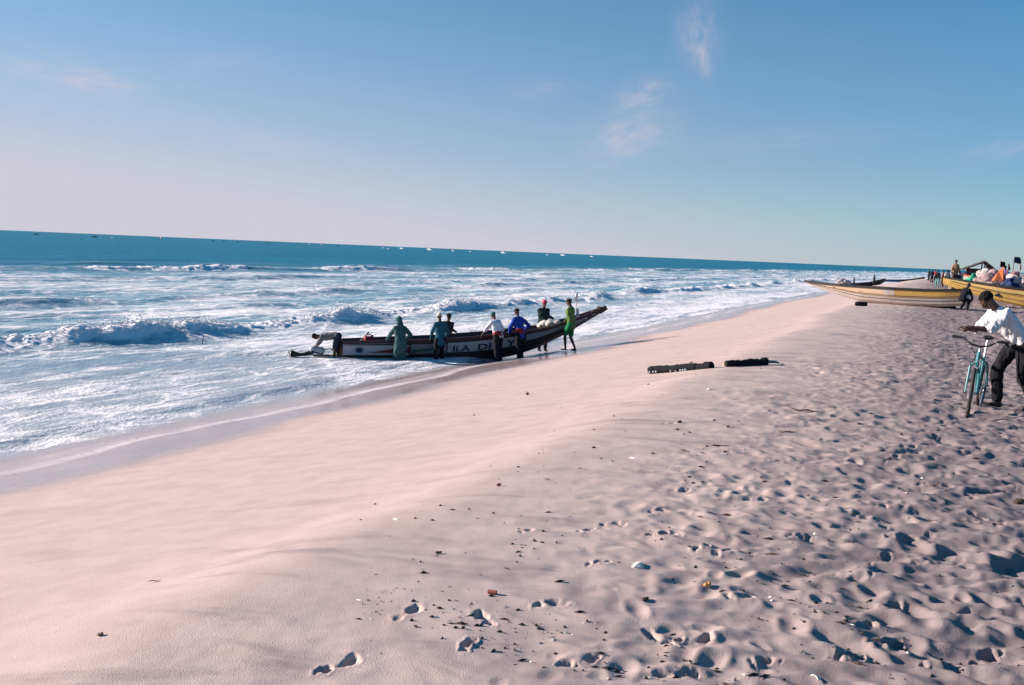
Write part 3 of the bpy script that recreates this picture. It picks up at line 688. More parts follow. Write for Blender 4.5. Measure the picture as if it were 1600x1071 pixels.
# ------------------------------------------------------------------ boats
class Hull:
    """open plank canoe: keel, half beam and sheer given along the length; x runs from stern to prow, z up"""
    def __init__(s, L, ks, kz, gs, gz, bs, bz, chine=0.55, x_keel=None, flare=0.0):
        s.L = L; s.k = (ks, kz); s.g = (gs, gz); s.b = (bs, bz); s.ch = chine; s.flare = flare
    def itp(s, t, x):   # smooth interpolation
        if not hasattr(s, 'tab'): s.tab = {}
        if id(t) in s.tab: return float(np.interp(x, *s.tab[id(t)]))
        xs, ys = t; n = 400; g = np.linspace(0, 1, n); v = np.interp(g, xs, ys); k = np.hanning(41); k /= k.sum()
        vp = np.concatenate([2 * v[0] - v[20:0:-1], v, 2 * v[-1] - v[-2:-22:-1]]); v2 = np.convolve(vp, k, 'valid')
        s.tab[id(t)] = (g, v2); return float(np.interp(x, g, v2))
    def sec(s, u):
        return s.itp(s.k, u), s.itp(s.g, u), max(s.itp(s.b, u), 0.03)
    def pt(s, u, t, side=-1, off=0.0):
        """side panel point: t = 0 at the chine, 1 at the gunwale; off = out from the planking"""
        k, g, b = s.sec(u); cz = k + min(0.13, (g - k) * .3)
        bulge = math.sin(math.pi * t) * 0.05 * b
        y = b * (s.ch + (1 - s.ch) * t) + bulge; z = cz + (g - cz) * t
        return Vector((u * s.L, side * (y + off), z - off * 0.25))
    def build(s, root, mat_out, mat_in, rail, n=44, tp=6, thick=0.045):
        outer = []; inner = []
        us = [i / n for i in range(n + 1)]
        for u in us:
            k, g, b = s.sec(u); x = u * s.L; c = s.ch * b; cz = k + min(0.13, (g - k) * .3)
            ro = [s.pt(u, t / tp, -1) for t in range(tp, -1, -1)] + [Vector((x, -c * .5, k + .01)), Vector((x, 0, k)), Vector((x, c * .5, k + .01))] + [s.pt(u, t / tp, 1) for t in range(0, tp + 1)]
            th_ = min(thick, b * .5)
            ri = []
            for p in ro:
                q = p.copy(); q.y -= math.copysign(min(th_, abs(p.y) * .9), p.y) if abs(p.y) > 1e-6 else 0
                if p.z < g - .02: q.z = min(max(p.z, k + .09), g - .03)
                ri.append(q)
            outer.append(ro); inner.append(ri)
        m = MB(); w = len(outer[0])
        o = len(m.v)
        for r in outer: m.v += r
        for r in inner: m.v += r
        N = len(us)
        O = lambda i, j: i * w + j
        I = lambda i, j: (N + i) * w + j
        for i in range(N - 1):
            for j in range(w - 1):
                m.f.append((O(i, j), O(i, j + 1), O(i + 1, j + 1), O(i + 1, j))); m.f.append((I(i, j + 1), I(i, j), I(i + 1, j), I(i + 1, j + 1)))
            m.f.append((O(i, 0), O(i + 1, 0), I(i + 1, 0), I(i, 0))); m.f.append((O(i + 1, w - 1), O(i, w - 1), I(i, w - 1), I(i + 1, w - 1)))
        for i in (0, N - 1):
            for j in range(w - 1):
                f = (O(i, j), I(i, j), I(i, j + 1), O(i, j + 1)); m.f.append(f if i else f[::-1])
        hull = m.build('hull', mat_out, root, False); s.hull_obj = hull
        hull.data.materials.append(mat_in)
        # transom closing the stern
        k, g, b = s.sec(0.0)
        t = MB(); poly = [p + Vector((.004, 0, 0)) for p in outer[0]]; c = len(poly)
        t.add(poly + [p + Vector((.05, 0, 0)) for p in poly], [tuple(range(c)), tuple(range(2 * c - 1, c - 1, -1))] + [(j, j + c, (j + 1) % c + c, (j + 1) % c) for j in range(c)])
        t.build('transom', mat_out, root)
        for sd in (-1, 1):
            r = MB(); R_ = []
            for u in us:
                p = s.pt(u, 1.0, sd); b_ = abs(p.y); iw = min(.06, b_ * .8)
                R_.append([p + Vector((0, sd * .022, -.075)), p + Vector((0, sd * .028, .022)), p + Vector((0, -sd * iw, .022)), p + Vector((0, -sd * iw, -.004)), p + Vector((0, sd * .002, -.004)), p + Vector((0, -sd * .0, -.075))])
            r.rings(R_); r.build('gunwale', rail, root)
        return hull
    def patch(s, name, mat, root, poly, side=-1, off=0.006, nu=14, nt=4):
        root = s.hull_obj
        """a painted area: polygon (bottom edge, top edge) in hull coordinates given as lists of (u, t)"""
        lo, hi = poly; m = MB(); A = []
        us = np.linspace(lo[0][0], lo[-1][0], nu)
        for u in us:
            a = np.interp(u, [p[0] for p in lo], [p[1] for p in lo]); b = np.interp(u, [p[0] for p in hi], [p[1] for p in hi])
            A.append([s.pt(u, a + (b - a) * k / nt, side, off) for k in range(nt + 1)])
        for i in range(nu - 1):
            for k in range(nt):
                q = [A[i][k], A[i + 1][k], A[i + 1][k + 1], A[i][k + 1]]
                m.add(q if side < 0 else q[::-1], [(0, 1, 2, 3)])
        return m.build(name, mat, root)
    def disc(s, name, mat, root, u, t, ru, rt, side=-1, off=0.010, n=18):
        root = s.hull_obj
        P = [s.pt(u, t, side, off)] + [s.pt(u + ru * math.cos(2 * math.pi * i / n), t + rt * math.sin(2 * math.pi * i / n), side, off) for i in range(n)]
        return MB().add(P, [(0, i + 1, (i + 1) % n + 1) for i in range(n)]).build(name, mat, root)
    def text(s, ch, mat, root, u, t, hgt, side=-1, off=0.011, wid=1.0):
        root = s.hull_obj
        c = bpy.data.curves.new('tmp', 'FONT'); c.body = ch; c.offset = 0.022; c.resolution_u = 3
        o = bpy.data.objects.new('tmp', c); COL.objects.link(o); bpy.context.view_layer.update()
        dg = bpy.context.evaluated_depsgraph_get(); me = bpy.data.meshes.new_from_object(o.evaluated_get(dg))
        bpy.data.objects.remove(o); bpy.data.curves.remove(c)
        k, g, b = s.sec(u); ht = (g - k)
        for v in me.vertices:
            x, y = v.co.x / .7 * hgt, v.co.y / .7 * hgt
            v.co = s.pt(u + x * wid / s.L, t + y / ht, side, off)
        me.name = 'lettering'; me.materials.clear(); me.materials.append(mat); me.update()
        return link(bpy.data.objects.new('lettering', me), root)
    def seam(s, mat, t, u0=.01, u1=.97, w=.035, d=.014, n=26):
        """a raised batten where two planks of the side meet"""
        for sd in (-1, 1):
            R_ = []
            for i in range(n):
                u = u0 + (u1 - u0) * i / (n - 1); k, g, b = s.sec(u); h_ = w / max(g - k, .1) * .5
                R_.append([s.pt(u, t - h_, sd, .002), s.pt(u, t - h_ * .7, sd, d), s.pt(u, t + h_ * .7, sd, d), s.pt(u, t + h_, sd, .002)])
            MB().rings(R_).build('plank_batten', mat, s.hull_obj)
    def thwart(s, root, u, mat, drop=.14, w=.2):
        k, g, b = s.sec(u); return MB().box((u * s.L, 0, g - drop), (w, 2 * b * .97 - .06, .04)).build('thwart', mat, root)
WOOD_IN = paint('boat_inside', (0.16, 0.12, 0.09), .8, .5, (.05, .04, .035))

# ------------------------------------------------------------------ the launched pirogue and its crew
BH = R(16.1); BX, BY = -5.70, 30.6
boat = empty('pirogue', (BX, BY, 0), BH)
tag(boat, 'long dark wooden fishing pirogue with painted lettering, pushed ashore through the shallows', 'boat')
H1 = Hull(9.25, [0, .5, .64, .73, .85, 1], [-.22, -.10, .10, .36, .88, 1.70], [0, .39, .54, .76, .89, 1], [.56, .73, .87, 1.14, 1.49, 1.86], [0, .15, .45, .7, .87, 1], [.40, .56, .68, .60, .34, .06])
DARK = paint('dark_hull_paint', (0.030, 0.022, 0.026), .55, .4, (.07, .055, .05))
WHITE = paint('chipped_white_paint', (0.35, 0.37, 0.40), .6, .6, (.25, .22, .2))
GREYW = paint('worn_grey_paint', (0.19, 0.20, 0.23), .65, .6, (.10, .09, .1), 5)
RED = paint('dull_red_paint', (0.17, 0.025, 0.035), .6, .3)
BLUEGREY = paint('blue_grey_paint', (0.17, 0.24, 0.32), .6, .3)
NAVY = paint('navy_paint', (0.012, 0.02, 0.06), .5, .2)
GREENP = paint('dark_green_paint', (0.02, 0.10, 0.06), .6, .3)
ORANGE = paint('orange_wood_paint', (0.55, 0.20, 0.06), .6, .4)
PURPLE = paint('dark_maroon_paint', (0.040, 0.013, 0.02), .55, .3)
H1.build(boat, DARK, WOOD_IN, PURPLE, 48)
for sd in (-1, 1):
    H1.patch('painted_panel', WHITE, boat, ([(.004, .30), (.24, .24)], [(.004, .80), (.24, .74)]), sd)
    H1.patch('painted_strake', BLUEGREY, boat, ([(.002, .845), (.22, .84)], [(.002, .985), (.22, .985)]), sd)
    H1.patch('painted_stripe', RED, boat, ([(.10, .40), (.24, .36)], [(.10, .42), (.24, .68)]), sd, .011)
    H1.patch('painted_panel', GREYW, boat, ([(.245, .30), (.375, .30)], [(.245, .78), (.375, .78)]), sd)
    H1.patch('painted_stripe', GREENP, boat, ([(.25, .33), (.345, .52)], [(.25, .50), (.345, .60)]), sd, .011)
    H1.patch('painted_diamond', WHITE, boat, ([(.335, .55), (.352, .34), (.375, .50)], [(.335, .57), (.356, .76), (.375, .55)]), sd, .014)
    H1.patch('name_panel', WHITE, boat, ([(.38, .34), (.645, .36)], [(.38, .80), (.645, .80)]), sd)
    H1.patch('painted_panel', GREYW, boat, ([(.68, .48), (.84, .52)], [(.68, .82), (.84, .80)]), sd)
    H1.patch('painted_stripe', PURPLE, boat, ([(.67, .36), (.88, .40)], [(.67, .42), (.88, .47)]), sd)
    H1.patch('painted_panel', GREYW, boat, ([(.865, .10), (.965, .12)], [(.865, .86), (.965, .90)]), sd)
    H1.patch('painted_panel', WHITE, boat, ([(.925, .25), (.966, .30)], [(.925, .86), (.966, .88)]), sd, .010)
    H1.disc('emblem', NAVY, boat, .944, .5, .013, .26, sd, .014)
    H1.disc('emblem', NAVY, boat, .062, .55, .012, .13, sd)
    H1.disc('emblem_ring', BLUEGREY, boat, .062, .55, .019, .20, sd, .008)
H1.text('ILA', NAVY, boat, .398, .38, .24, -1, .012, 1.25); H1.text('DI', NAVY, boat, .492, .38, .26, -1, .012, 1.35); H1.text('Y', NAVY, boat, .606, .38, .26, -1, .012, 1.3)
for t_ in (.16, .885): H1.seam(DARK, t_)
for u in (.14, .30, .46, .60, .74): H1.thwart(boat, u, WOOD_IN)
MB().box((-.03, 0, .17), (.07, .12, .95)).box((-.03, 0, .66), (.09, .16, .06)).build('stern_post', ORANGE, boat)
pk = MB(); tp = H1.pt(1.0, 1.0, -1); pk.box((9.27, 0, 1.80), (.30, .16, .16), Matrix.Rotation(R(-30), 3, 'Y')); pk.box((9.14, 0, 1.86), (.10, .30, .07), Matrix.Rotation(R(-30), 3, 'Y')); pk.box((8.90, 0, 1.73), (.08, .30, .08))
pk.build('prow_cap', DARK, boat)
BM = Matrix.Translation((BX, BY, 0)) @ Matrix.Rotation(BH, 4, 'Z')
def gun(u, side=-1, dz=0.03): return BM @ (H1.pt(u, 1.0, side) + Vector((0, 0, dz)))
def loc_of(pt, loc, yaw):
    d = Vector(pt) - Vector(loc); c, s_ = math.cos(-yaw), math.sin(-yaw); return Vector((d.x * c - d.y * s_, d.x * s_ + d.y * c, d.z))
CREW = 'crew pushing the pirogue ashore'
def crew(label, u, off, side, du, yaw_off=0.0, H=1.78, sink=0.0, hz=.03, free=None, **k):
    """stand a person beside the gunwale at u, hands on the rail"""
    g = gun(u, side); yaw = BH + (0 if side < 0 else math.pi) + yaw_off
    out = Vector((math.sin(BH), -math.cos(BH), 0)) * (1 if side < 0 else -1)
    p = g + out * off; z = ground(p.x, p.y) - sink; loc = Vector((p.x, p.y, z)); s = H / 1.74
    hs = []
    for i, d in enumerate(du):
        w = gun(u + d, side, hz); l = loc_of(w, loc, yaw) / s; l.y -= .09; hs.append(tuple(l))
    if free is not None: hs[free[0]] = free[1]
    return person(label, loc, yaw, H=H, hands=hs, group=CREW, **k)
C_TEAL = cloth('dark_teal_oilskin', (0.040, 0.095, 0.105)); C_BLUETEAL = cloth('teal_jacket', (0.025, 0.10, 0.14)); C_BROWN = cloth('dark_brown_jacket', (0.055, 0.045, 0.035))
C_WHITE = cloth('white_cotton', (0.72, 0.72, 0.74)); C_BLUE = cloth('bright_blue_jacket', (0.020, 0.055, 0.34)); C_GREEN = cloth('yellow_green_jacket', (0.11, 0.17, 0.05)); C_GREEN2 = cloth('green_shorts', (0.015, 0.16, 0.06))
C_BLACK = cloth('black_cloth', (0.012, 0.013, 0.017)); C_DKGREEN = cloth('dark_green_coat', (0.018, 0.032, 0.032)); C_PINK = cloth('crimson_wool', (0.55, 0.04, 0.12)); C_MAROON = cloth('maroon_cloth', (0.22, 0.03, 0.03))
C_DENIM = cloth('dark_denim', (0.03, 0.035, 0.05)); C_GREYC = cloth('grey_wool', (0.18, 0.17, 0.165)); C_TEALCAP = cloth('teal_wool', (0.03, 0.14, 0.15)); C_CREAM = cloth('cream_cloth', (0.60, 0.52, 0.45))
crew('person in hooded dark teal oilskin coat, standing at the stern half of the pirogue', .20, .42, -1, (-.045, .02), yaw_off=.25, H=1.74, lean=.24, head_pitch=.25, top=C_TEAL, bottom=C_TEAL, leg_len=1.0,
     hood=C_TEAL, coat=C_TEAL, loose=1.12, feet=((-.14, -.12, .09), (.14, .06, .09)))
crew('person in teal jacket and pale cap leaning on the middle of the pirogue', .342, .34, -1, (-.03, .02), yaw_off=.2, H=1.78, lean=.14, head_pitch=.1, top=C_BLUETEAL, top_len=.12, bottom=C_BLACK, hat=C_CREAM, hat_kind='cap',
     feet=((-.15, -.1, .09), (.15, .08, .09)))
crew('person in dark brown jacket on the far side of the pirogue, behind the teal jacket', .415, .36, 1, (-.03, .03), H=1.74, lean=.10, head_pitch=.1, head_yaw=.5, top=C_BROWN, top_len=.1, bottom=C_BLACK, hat=C_BLACK, hat_kind='cap')
crew('person in white shirt and teal cap bending over the pirogue, maroon cloth at the waist', .553, .50, -1, (-.055, .0), yaw_off=.35, H=1.80, sink=.10, lean=.44, head_pitch=.25, top=C_WHITE, top_len=.0, sleeve=.62, bottom=C_BLACK, belt=C_MAROON,
     hat=C_TEALCAP, hat_kind='knit', feet=((-.18, -.25, .09), (.16, .05, .09)), loose=1.05)
crew('person in bright blue jacket with a red hem pushing at the pirogue', .640, .40, -1, (-.035, .02), yaw_off=.35, H=1.80, sink=.10, lean=.30, head_pitch=.2, top=C_BLUE, top_len=.06, bottom=C_BLACK, belt=C_MAROON, hat=C_BLACK, hat_kind='knit',
     feet=((-.16, -.2, .09), (.15, .06, .09)))
crew('person in dark coat and crimson knit hat on the far side near the prow', .790, .36, 1, (-.02, .04), H=1.84, sink=-.06, lean=.06, head_pitch=.2, top=C_DKGREEN, top_len=.14, bottom=C_BLACK, hat=C_PINK, hat_kind='knit', shoes=C_BLACK, loose=1.12)
gp = at_depth(890, 543, 32.15); gz = ground(gp.x, gp.y)
hands_g = [loc_of(gun(.845, -1, .0), (gp.x, gp.y, gz), R(62)), loc_of(gun(.875, -1, .0), (gp.x, gp.y, gz), R(62))]
person('person in yellow-green jacket and green shorts, barelegged, striding beside the prow', (gp.x, gp.y, gz), R(62), H=1.80, pelvis=(0, -.02, .92), lean=.10, head_pitch=.2, hands=(tuple(hands_g[0] - Vector((0, .10, 0))), (.22, .30, 1.0)),
       feet=((-.08, .12, .09), (.08, -.16, .10)), top=C_GREEN, top_len=.08, bottom=C_GREEN2, leg_len=.42, hat=C_BLACK, hat_kind='knit', group=CREW, loose=1.05)
sp = BM @ Vector((-.20, -.16, 0)); sz = -.22
person('person bent double behind the stern, reaching down to the outboard motor', (sp.x, sp.y, sz), R(90), H=1.74, pelvis=(0, -.06, .94), lean=1.62, head_pitch=.35, hands=((-.12, .70, .50), (.16, .74, .50)), feet=((-.12, .0, .09), (.14, -.1, .09)),
       top=C_GREYC, bottom=C_DENIM, leg_len=.45, group=CREW, sleeve=.9)

# outboard motor tilted at the stern
ob = empty('outboard_motor', tuple(BM @ Vector((-.78, -.12, .12))), BH + R(180)); tag(ob, 'outboard motor with a pale cowl lying low in the water behind the stern', 'motor')
m = MB(); m.capsule((-.12, 0, .10), (.14, 0, .14), (.15, .14), (.13, .11), lat=(0, 1, 0)); m.fuse('cowl', WHITE, ob, .02, 3)
MB().box((.0, 0, .06), (.36, .25, .08), Matrix.Rotation(R(-8), 3, 'Y')).build('cowl_band', NAVY, ob)
MB().tube([(.12, 0, .05), (.4, 0, -.02), (.72, 0, -.06)], [.09, .06, .05], 10, flat=.5).build('drive_leg', DARK, ob)
MB().add([(.45, 0, -.02), (.78, .0, .10), (.92, 0, .06), (.84, 0, -.10), (.45, .03, -.06), (.78, .03, .06), (.92, .03, .03), (.84, .03, -.12)], [(0, 1, 2, 3), (7, 6, 5, 4), (0, 4, 5, 1), (1, 5, 6, 2), (2, 6, 7, 3), (3, 7, 4, 0)]).build('skeg', DARK, ob)
pr = MB()
for k in range(3):
    a = k * 2.09; pr.ell((.86, .10 * math.cos(a), -.02 + .10 * math.sin(a)), (.02, .06, .10), Matrix.Rotation(a, 3, 'X'))
pr.build('propeller', metal('propeller_grey', (.2, .2, .22)), ob)
MB().tube([(-.15, 0, .12), (-.42, 0, .17), (-.62, .02, .12)], .018, 8).build('tiller', DARK, ob)
MB().box((-.42, 0, -.06), (1.1, .10, .06)).build('mount_arm', WOOD_IN, ob)
# things lying in the boat
can = empty('jerrycan', tuple(BM @ Vector((.92, -.06, .40))), BH + .3); tag(can, 'red plastic jerrycan standing inside the stern of the pirogue', 'jerrycan')
c_ = MB(); c_.box((0, 0, .16), (.34, .18, .32)); o_ = c_.fuse('can_body', paint('red_plastic', (.25, .015, .025), .4, .15), can, .025, 3)
MB().tube([(-.10, 0, .30), (-.08, 0, .37), (.08, 0, .37), (.10, 0, .30)], .018, 8).build('can_handle', _mats['red_plastic'], can); MB().tube([(.13, 0, .30), (.13, 0, .36)], .03, 10).build('can_cap', DARK, can)
pd = empty('paddle', tuple(BM @ Vector((.30, .0, .12))), BH); tag(pd, 'grey wooden paddle handle sticking up at the stern of the pirogue', 'paddle')
MB().tube([(0, 0, 0), (.62, 0, .74)], .028, 8).build('shaft', GREYW, pd); MB().box((-.08, 0, .02), (.10, .18, .30), Matrix.Rotation(R(40), 3, 'Y')).build('blade', GREYW, pd)
nb = MB(); rng = random.Random(3)
for i in range(16): nb.ell((rng.uniform(-.34, .34), rng.uniform(-.22, .22), rng.uniform(0, .16)), (.15, .13, .10))
nbo = nb.fuse('net_bundle', cloth('pale_netting', (.60, .55, .50), .8), None, .03, 2, .04, 4, 14); nbo.location = BM @ Vector((.795 * 9.25, .0, 1.13)); nbo.rotation_euler.z = BH
tag(nbo, 'pale bundled net heaped in the pirogue beside the green jacket', 'net')
fl = empty('signal_flag', tuple(BM @ Vector((8.30, .10, 1.20))), BH); tag(fl, 'thin pole with a white ragged cloth at the prow of the pirogue', 'flag')
MB().tube([(0, 0, 0), (.02, 0, 1.15)], .012, 6).build('pole', WOOD_IN, fl)
def rag(name, mat, parent, x0, z0, w, h, seed, nx=8, nz=6, amp=.05):
    r = MB(); A = []
    for s_ in (0, 1):
        for i in range(nx + 1):
            for j in range(nz + 1):
                a, b = i / nx, j / nz
                A.append((x0 + w * a * (1 - .25 * abs(b - .5)), amp * math.sin(a * 7 + seed + b * 2) * a + .006 * s_, z0 - h * b - .15 * h * a * a + .03 * math.sin(9 * b + seed) * a))
    F = []; q = (nx + 1) * (nz + 1)
    for i in range(nx):
        for j in range(nz):
            a = i * (nz + 1) + j; F.append((a, a + 1, a + nz + 2, a + nz + 1)); F.append((q + a + nz + 1, q + a + nz + 2, q + a + 1, q + a))
    return r.add(A, F).build(name, mat, parent, True)
rag('cloth', C_WHITE, fl, .02, 1.14, -.11, .20, 1.0); rag('cloth', C_WHITE, fl, .02, .62, .10, .40, 2.2)

# thin stake standing in the surf
stp = at_depth(315, 530, 33.0); st = empty('stake', (stp.x, stp.y, -.6)); tag(st, 'thin dark stake leaning in the shallow foam left of the pirogue', 'stake')
MB().tube([(0, 0, 0), (.01, 0, .5), (.06, 0, .85)], [.022, .02, .014], 7).build('shaft', DARK, st); MB().tube([(.045, 0, .78), (.09, 0, .86)], .012, 6).build('twig', DARK, st)

# ------------------------------------------------------------------ rollers on the sand
RUB = paint('black_rubber', (0.008, 0.009, 0.012), .85, .2, (.02, .02, .024), 12, .15, bump=.3)
def roller(label, a, b, rad, ends, marks, seed):
    pa, pb = at_ground(*a), at_ground(*b); mid = (pa + pb) / 2; L = (pb - pa).length
    z = max(sand_z(mid.x, mid.y), sand_z(pa.x, pa.y) - .0) + rad * .72
    root = empty('boat_roller', (mid.x, mid.y, z), math.atan2(pb.y - pa.y, pb.x - pa.x), 0, -math.atan2(pb.z - pa.z, L)); tag(root, label, 'roller', 'boat rollers lying on the sand')
    rg = random.Random(seed); pts = []; rr_ = []
    for i in range(26):
        t = i / 25; pts.append((-L / 2 + L * t, .008 * math.sin(t * 9 + seed), .006 * math.sin(t * 13))); rr_.append(rad * (1 + .06 * math.sin(t * 40 + seed) + rg.uniform(-.05, .05)) * (.86 if i in (0, 25) else 1))
    MB().tube(pts, rr_, 14).build('core', RUB, root, True)
    for x in (-.42, -.2, .05, .27, .42):
        MB().tube([(L * x - .02, 0, 0), (L * x + .02, 0, 0)], rad * 1.05, 14).build('binding', RUB, root)
    MB().tube([(L * .42, 0, 0), (L * .5 + .02, 0, 0)], [rad * 1.25, rad * 1.2], 14).build('end_collar', RUB, root)
    for x in marks:
        MB().ell((L * x, -rad * .93, -rad * .42), (.018, .012, .022)).build('shell', WHITE, root, True)
    if ends:
        MB().tube([(-L / 2 - .05, 0, 0), (-L / 2 + .02, 0, 0)], rad * .45, 10).build('wood_peg', paint('raw_wood', (.45, .30, .17), .8, .2), root)
        MB().tube([(L / 2, 0, 0), (L / 2 + .22, .03, -.02), (L / 2 + .30, .06, -.05)], [rad * .5, rad * .35, rad * .2], 10).build('rope_end', paint('teal_rope', (.08, .20, .22), .8, .3), root)
    else:
        MB().tube([(L * .18, 0, rad), (L * .20, .02, rad * 1.45), (L * .24, 0, rad)], .012, 6).build('rope_loop', DARK, root)
roller('black boat roller studded with white shells along its lower edge', (1014, 584), (1110, 578), .072, False, (-.49, -.455, -.39, -.345, -.10, -.02, .06, .10, .14), 1)
roller('shorter black boat roller with a teal frayed end, nearer the trampled sand', (1134, 575), (1196, 571), .062, True, (), 2)

# ------------------------------------------------------------------ bicycle
fw, rw = at_ground(1511, 649), at_ground(1530, 634)
fx = Vector((fw.x - rw.x, fw.y - rw.y, 0)).normalized()
WB = 1.04
bz = max(sand_z(fw.x, fw.y), 1.0)
bike = empty('bicycle', (fw.x, fw.y, bz - .012)); tag(bike, 'teal bicycle seen from the front, leaning towards the person in the white shirt', 'bicycle')
bike.rotation_mode = 'QUATERNION'
Mz = Matrix.Rotation(math.atan2(fx.y, fx.x), 4, 'Z') @ Matrix.Rotation(R(-3.5), 4, 'X')
bike.rotation_quaternion = Mz.to_quaternion()
TEAL = paint('teal_bike_paint', (0.018, 0.17, 0.19), .45, .55, (.1, .07, .05), 20, .5); STEEL = metal('dull_steel', (.45, .45, .47)); BLK = paint('black_rubber_grip', (.012, .012, .014), .7, .1)
TYRE = paint('tyre_rubber', (.035, .030, .030), .8, .4, (.22, .17, .14), 25)
def wheel(x, r=.325, steer=0.0, name='wheel'):
    c = Vector((x, 0, r)); Q = Matrix.Rotation(steer, 3, 'Z')
    ci = lambda rad, n=40: [c + Q @ Vector((rad * math.cos(2 * math.pi * k / n), 0, rad * math.sin(2 * math.pi * k / n))) for k in range(n)]
    rim = MB().tube(ci(r - .036), .013, 6, closed=True, ref=(0, 1, 0)).build(name, STEEL, bike, True)
    MB().tube(ci(r - .021), .023, 8, closed=True, ref=(0, 1, 0)).build('tyre', TYRE, rim, True)
    MB().tube([c + Q @ Vector((0, -.055, 0)), c + Q @ Vector((0, .055, 0))], .02, 10).build('hub', STEEL, rim)
    MB().tube([c + Q @ Vector((0, -.085, 0)), c + Q @ Vector((0, .085, 0))], .009, 8).build('axle', DARK, rim)
    sp_ = MB()
    for k in range(28):
        a = 2 * math.pi * k / 28; s_ = 1 if k % 2 else -1
        sp_.tube([c + Q @ Vector((.016 * math.cos(a + .6), .03 * s_, .016 * math.sin(a + .6))), c + Q @ Vector(((r - .04) * math.cos(a), 0, (r - .04) * math.sin(a)))], .0016, 4, cap=False)
    so = sp_.build('spokes', STEEL, rim); so['kind'] = 'stuff'
    return rim
ST = R(7)
wheel(0, steer=ST); wheel(-WB)
QS = Matrix.Rotation(ST, 3, 'Z')
hb_, ht_ = Vector((-.135, 0, .70)), Vector((-.18, 0, .84)); bb = Vector((-.60, 0, .28)); sc_ = Vector((-.76, 0, .74)); rx_ = Vector((-WB, 0, .325))
fr = MB(); fr.tube([hb_, ht_], .023, 10).build('head_tube', TEAL, bike)
MB().tube([ht_ + Vector((0, 0, -.03)), sc_ + Vector((.02, 0, -.05))], .015, 10).build('top_tube', TEAL, bike); MB().tube([hb_, bb], .019, 10).build('down_tube', TEAL, bike); MB().tube([bb, sc_], .016, 10).build('seat_tube', TEAL, bike)
for k in (-1, 1):
    MB().tube([bb + Vector((0, .02 * k, 0)), rx_ + Vector((.1, .055 * k, 0)), rx_ + Vector((0, .06 * k, 0))], .010, 8).build('chain_stay', TEAL, bike)
    MB().tube([sc_ + Vector((0, .02 * k, -.06)), rx_ + Vector((.08, .055 * k, .12)), rx_ + Vector((0, .06 * k, 0))], .009, 8).build('seat_stay', TEAL, bike)
    MB().tube([QS @ Vector((-.12, .02 * k, .69)), QS @ Vector((-.11, .055 * k, .65)), QS @ Vector((-.05, .062 * k, .45)), QS @ Vector((0, .066 * k, .325))], [.016, .016, .013, .010], 8).build('fork_blade', TEAL, bike)
    MB().tube([QS @ Vector((-.095, .05 * k, .66)), QS @ Vector((-.07, .07 * k, .71)), QS @ Vector((-.08, .03 * k, .74))], .008, 6).build('brake_arm', STEEL, bike)
MB().tube([sc_, sc_ + Vector((-.05, 0, .22))], .013, 8).build('seat_post', STEEL, bike)
sd_ = MB(); so_ = sc_ + Vector((-.05, 0, .245)); sd_.capsule(so_ + Vector((-.12, 0, 0)), so_ + Vector((0, 0, 0)), (.075, .028), (.06, .026), lat=(0, 1, 0)); sd_.capsule(so_, so_ + Vector((.15, 0, -.005)), (.05, .026), (.022, .018), lat=(0, 1, 0)); sd_.fuse('saddle', BLK, bike, .012, 3)
MB().tube([ht_, ht_ + Vector((-.01, 0, .06)), ht_ + Vector((.07, 0, .075))], .015, 8).build('stem', STEEL, bike)
hc_ = ht_ + Vector((.07, 0, .075))
hp2 = [hc_ + QS @ Vector(p) for p in ((-.05, -.31, .085), (-.03, -.20, .085), (0, -.10, .02), (0, 0, 0), (0, .10, .02), (-.03, .20, .085), (-.05, .31, .085))]
MB().tube(hp2, .0125, 8).build('handlebar', BLK, bike)
for k in (-1, 1):
    MB().tube([hc_ + QS @ Vector((-.035, .215 * k, .085)), hc_ + QS @ Vector((-.05, .325 * k, .085))], .018, 10).build('grip', BLK, bike)
    MB().tube([hc_ + QS @ Vector((-.0, .17 * k, .075)), hc_ + QS @ Vector((.05, .21 * k, .06)), hc_ + QS @ Vector((.04, .29 * k, .055))], .007, 6).build('brake_lever', STEEL, bike)
    MB().tube([hc_ + QS @ Vector((.02, .18 * k, .07)), hc_ + QS @ Vector((.10, .10 * k, .03)), hc_ + QS @ Vector((.06, .03 * k, -.12)), hb_ + Vector((.05, .02 * k, .03))], .004, 6).build('brake_cable', BLK, bike)
cw = MB()
cw.tube([bb + Vector((.09 * math.cos(a), .045, .09 * math.sin(a))) for a in [2 * math.pi * k / 24 for k in range(24)]], .007, 6, closed=True, ref=(0, 1, 0)).build('chainring', STEEL, bike)
for k in (-1, 1):
    e_ = bb + Vector((.12 * k, .075 * k, -.12 * k)); MB().tube([bb + Vector((0, .05 * k, 0)), bb + Vector((.01 * k, .07 * k, 0)), e_], .009, 6).build('crank', STEEL, bike); MB().box(e_ + Vector((0, .05 * k, 0)), (.09, .09, .025)).build('pedal', BLK, bike)
MB().tube([bb + Vector((0, .04, .0)), sc_ + Vector((-.0, .05, -.6)) , rx_ + Vector((.0, .045, .045))], .005, 5).build('chain', DARK, bike)
MB().box((-.1, 0, .62), (.02, .045, .06)).build('reflector', WHITE, bike)
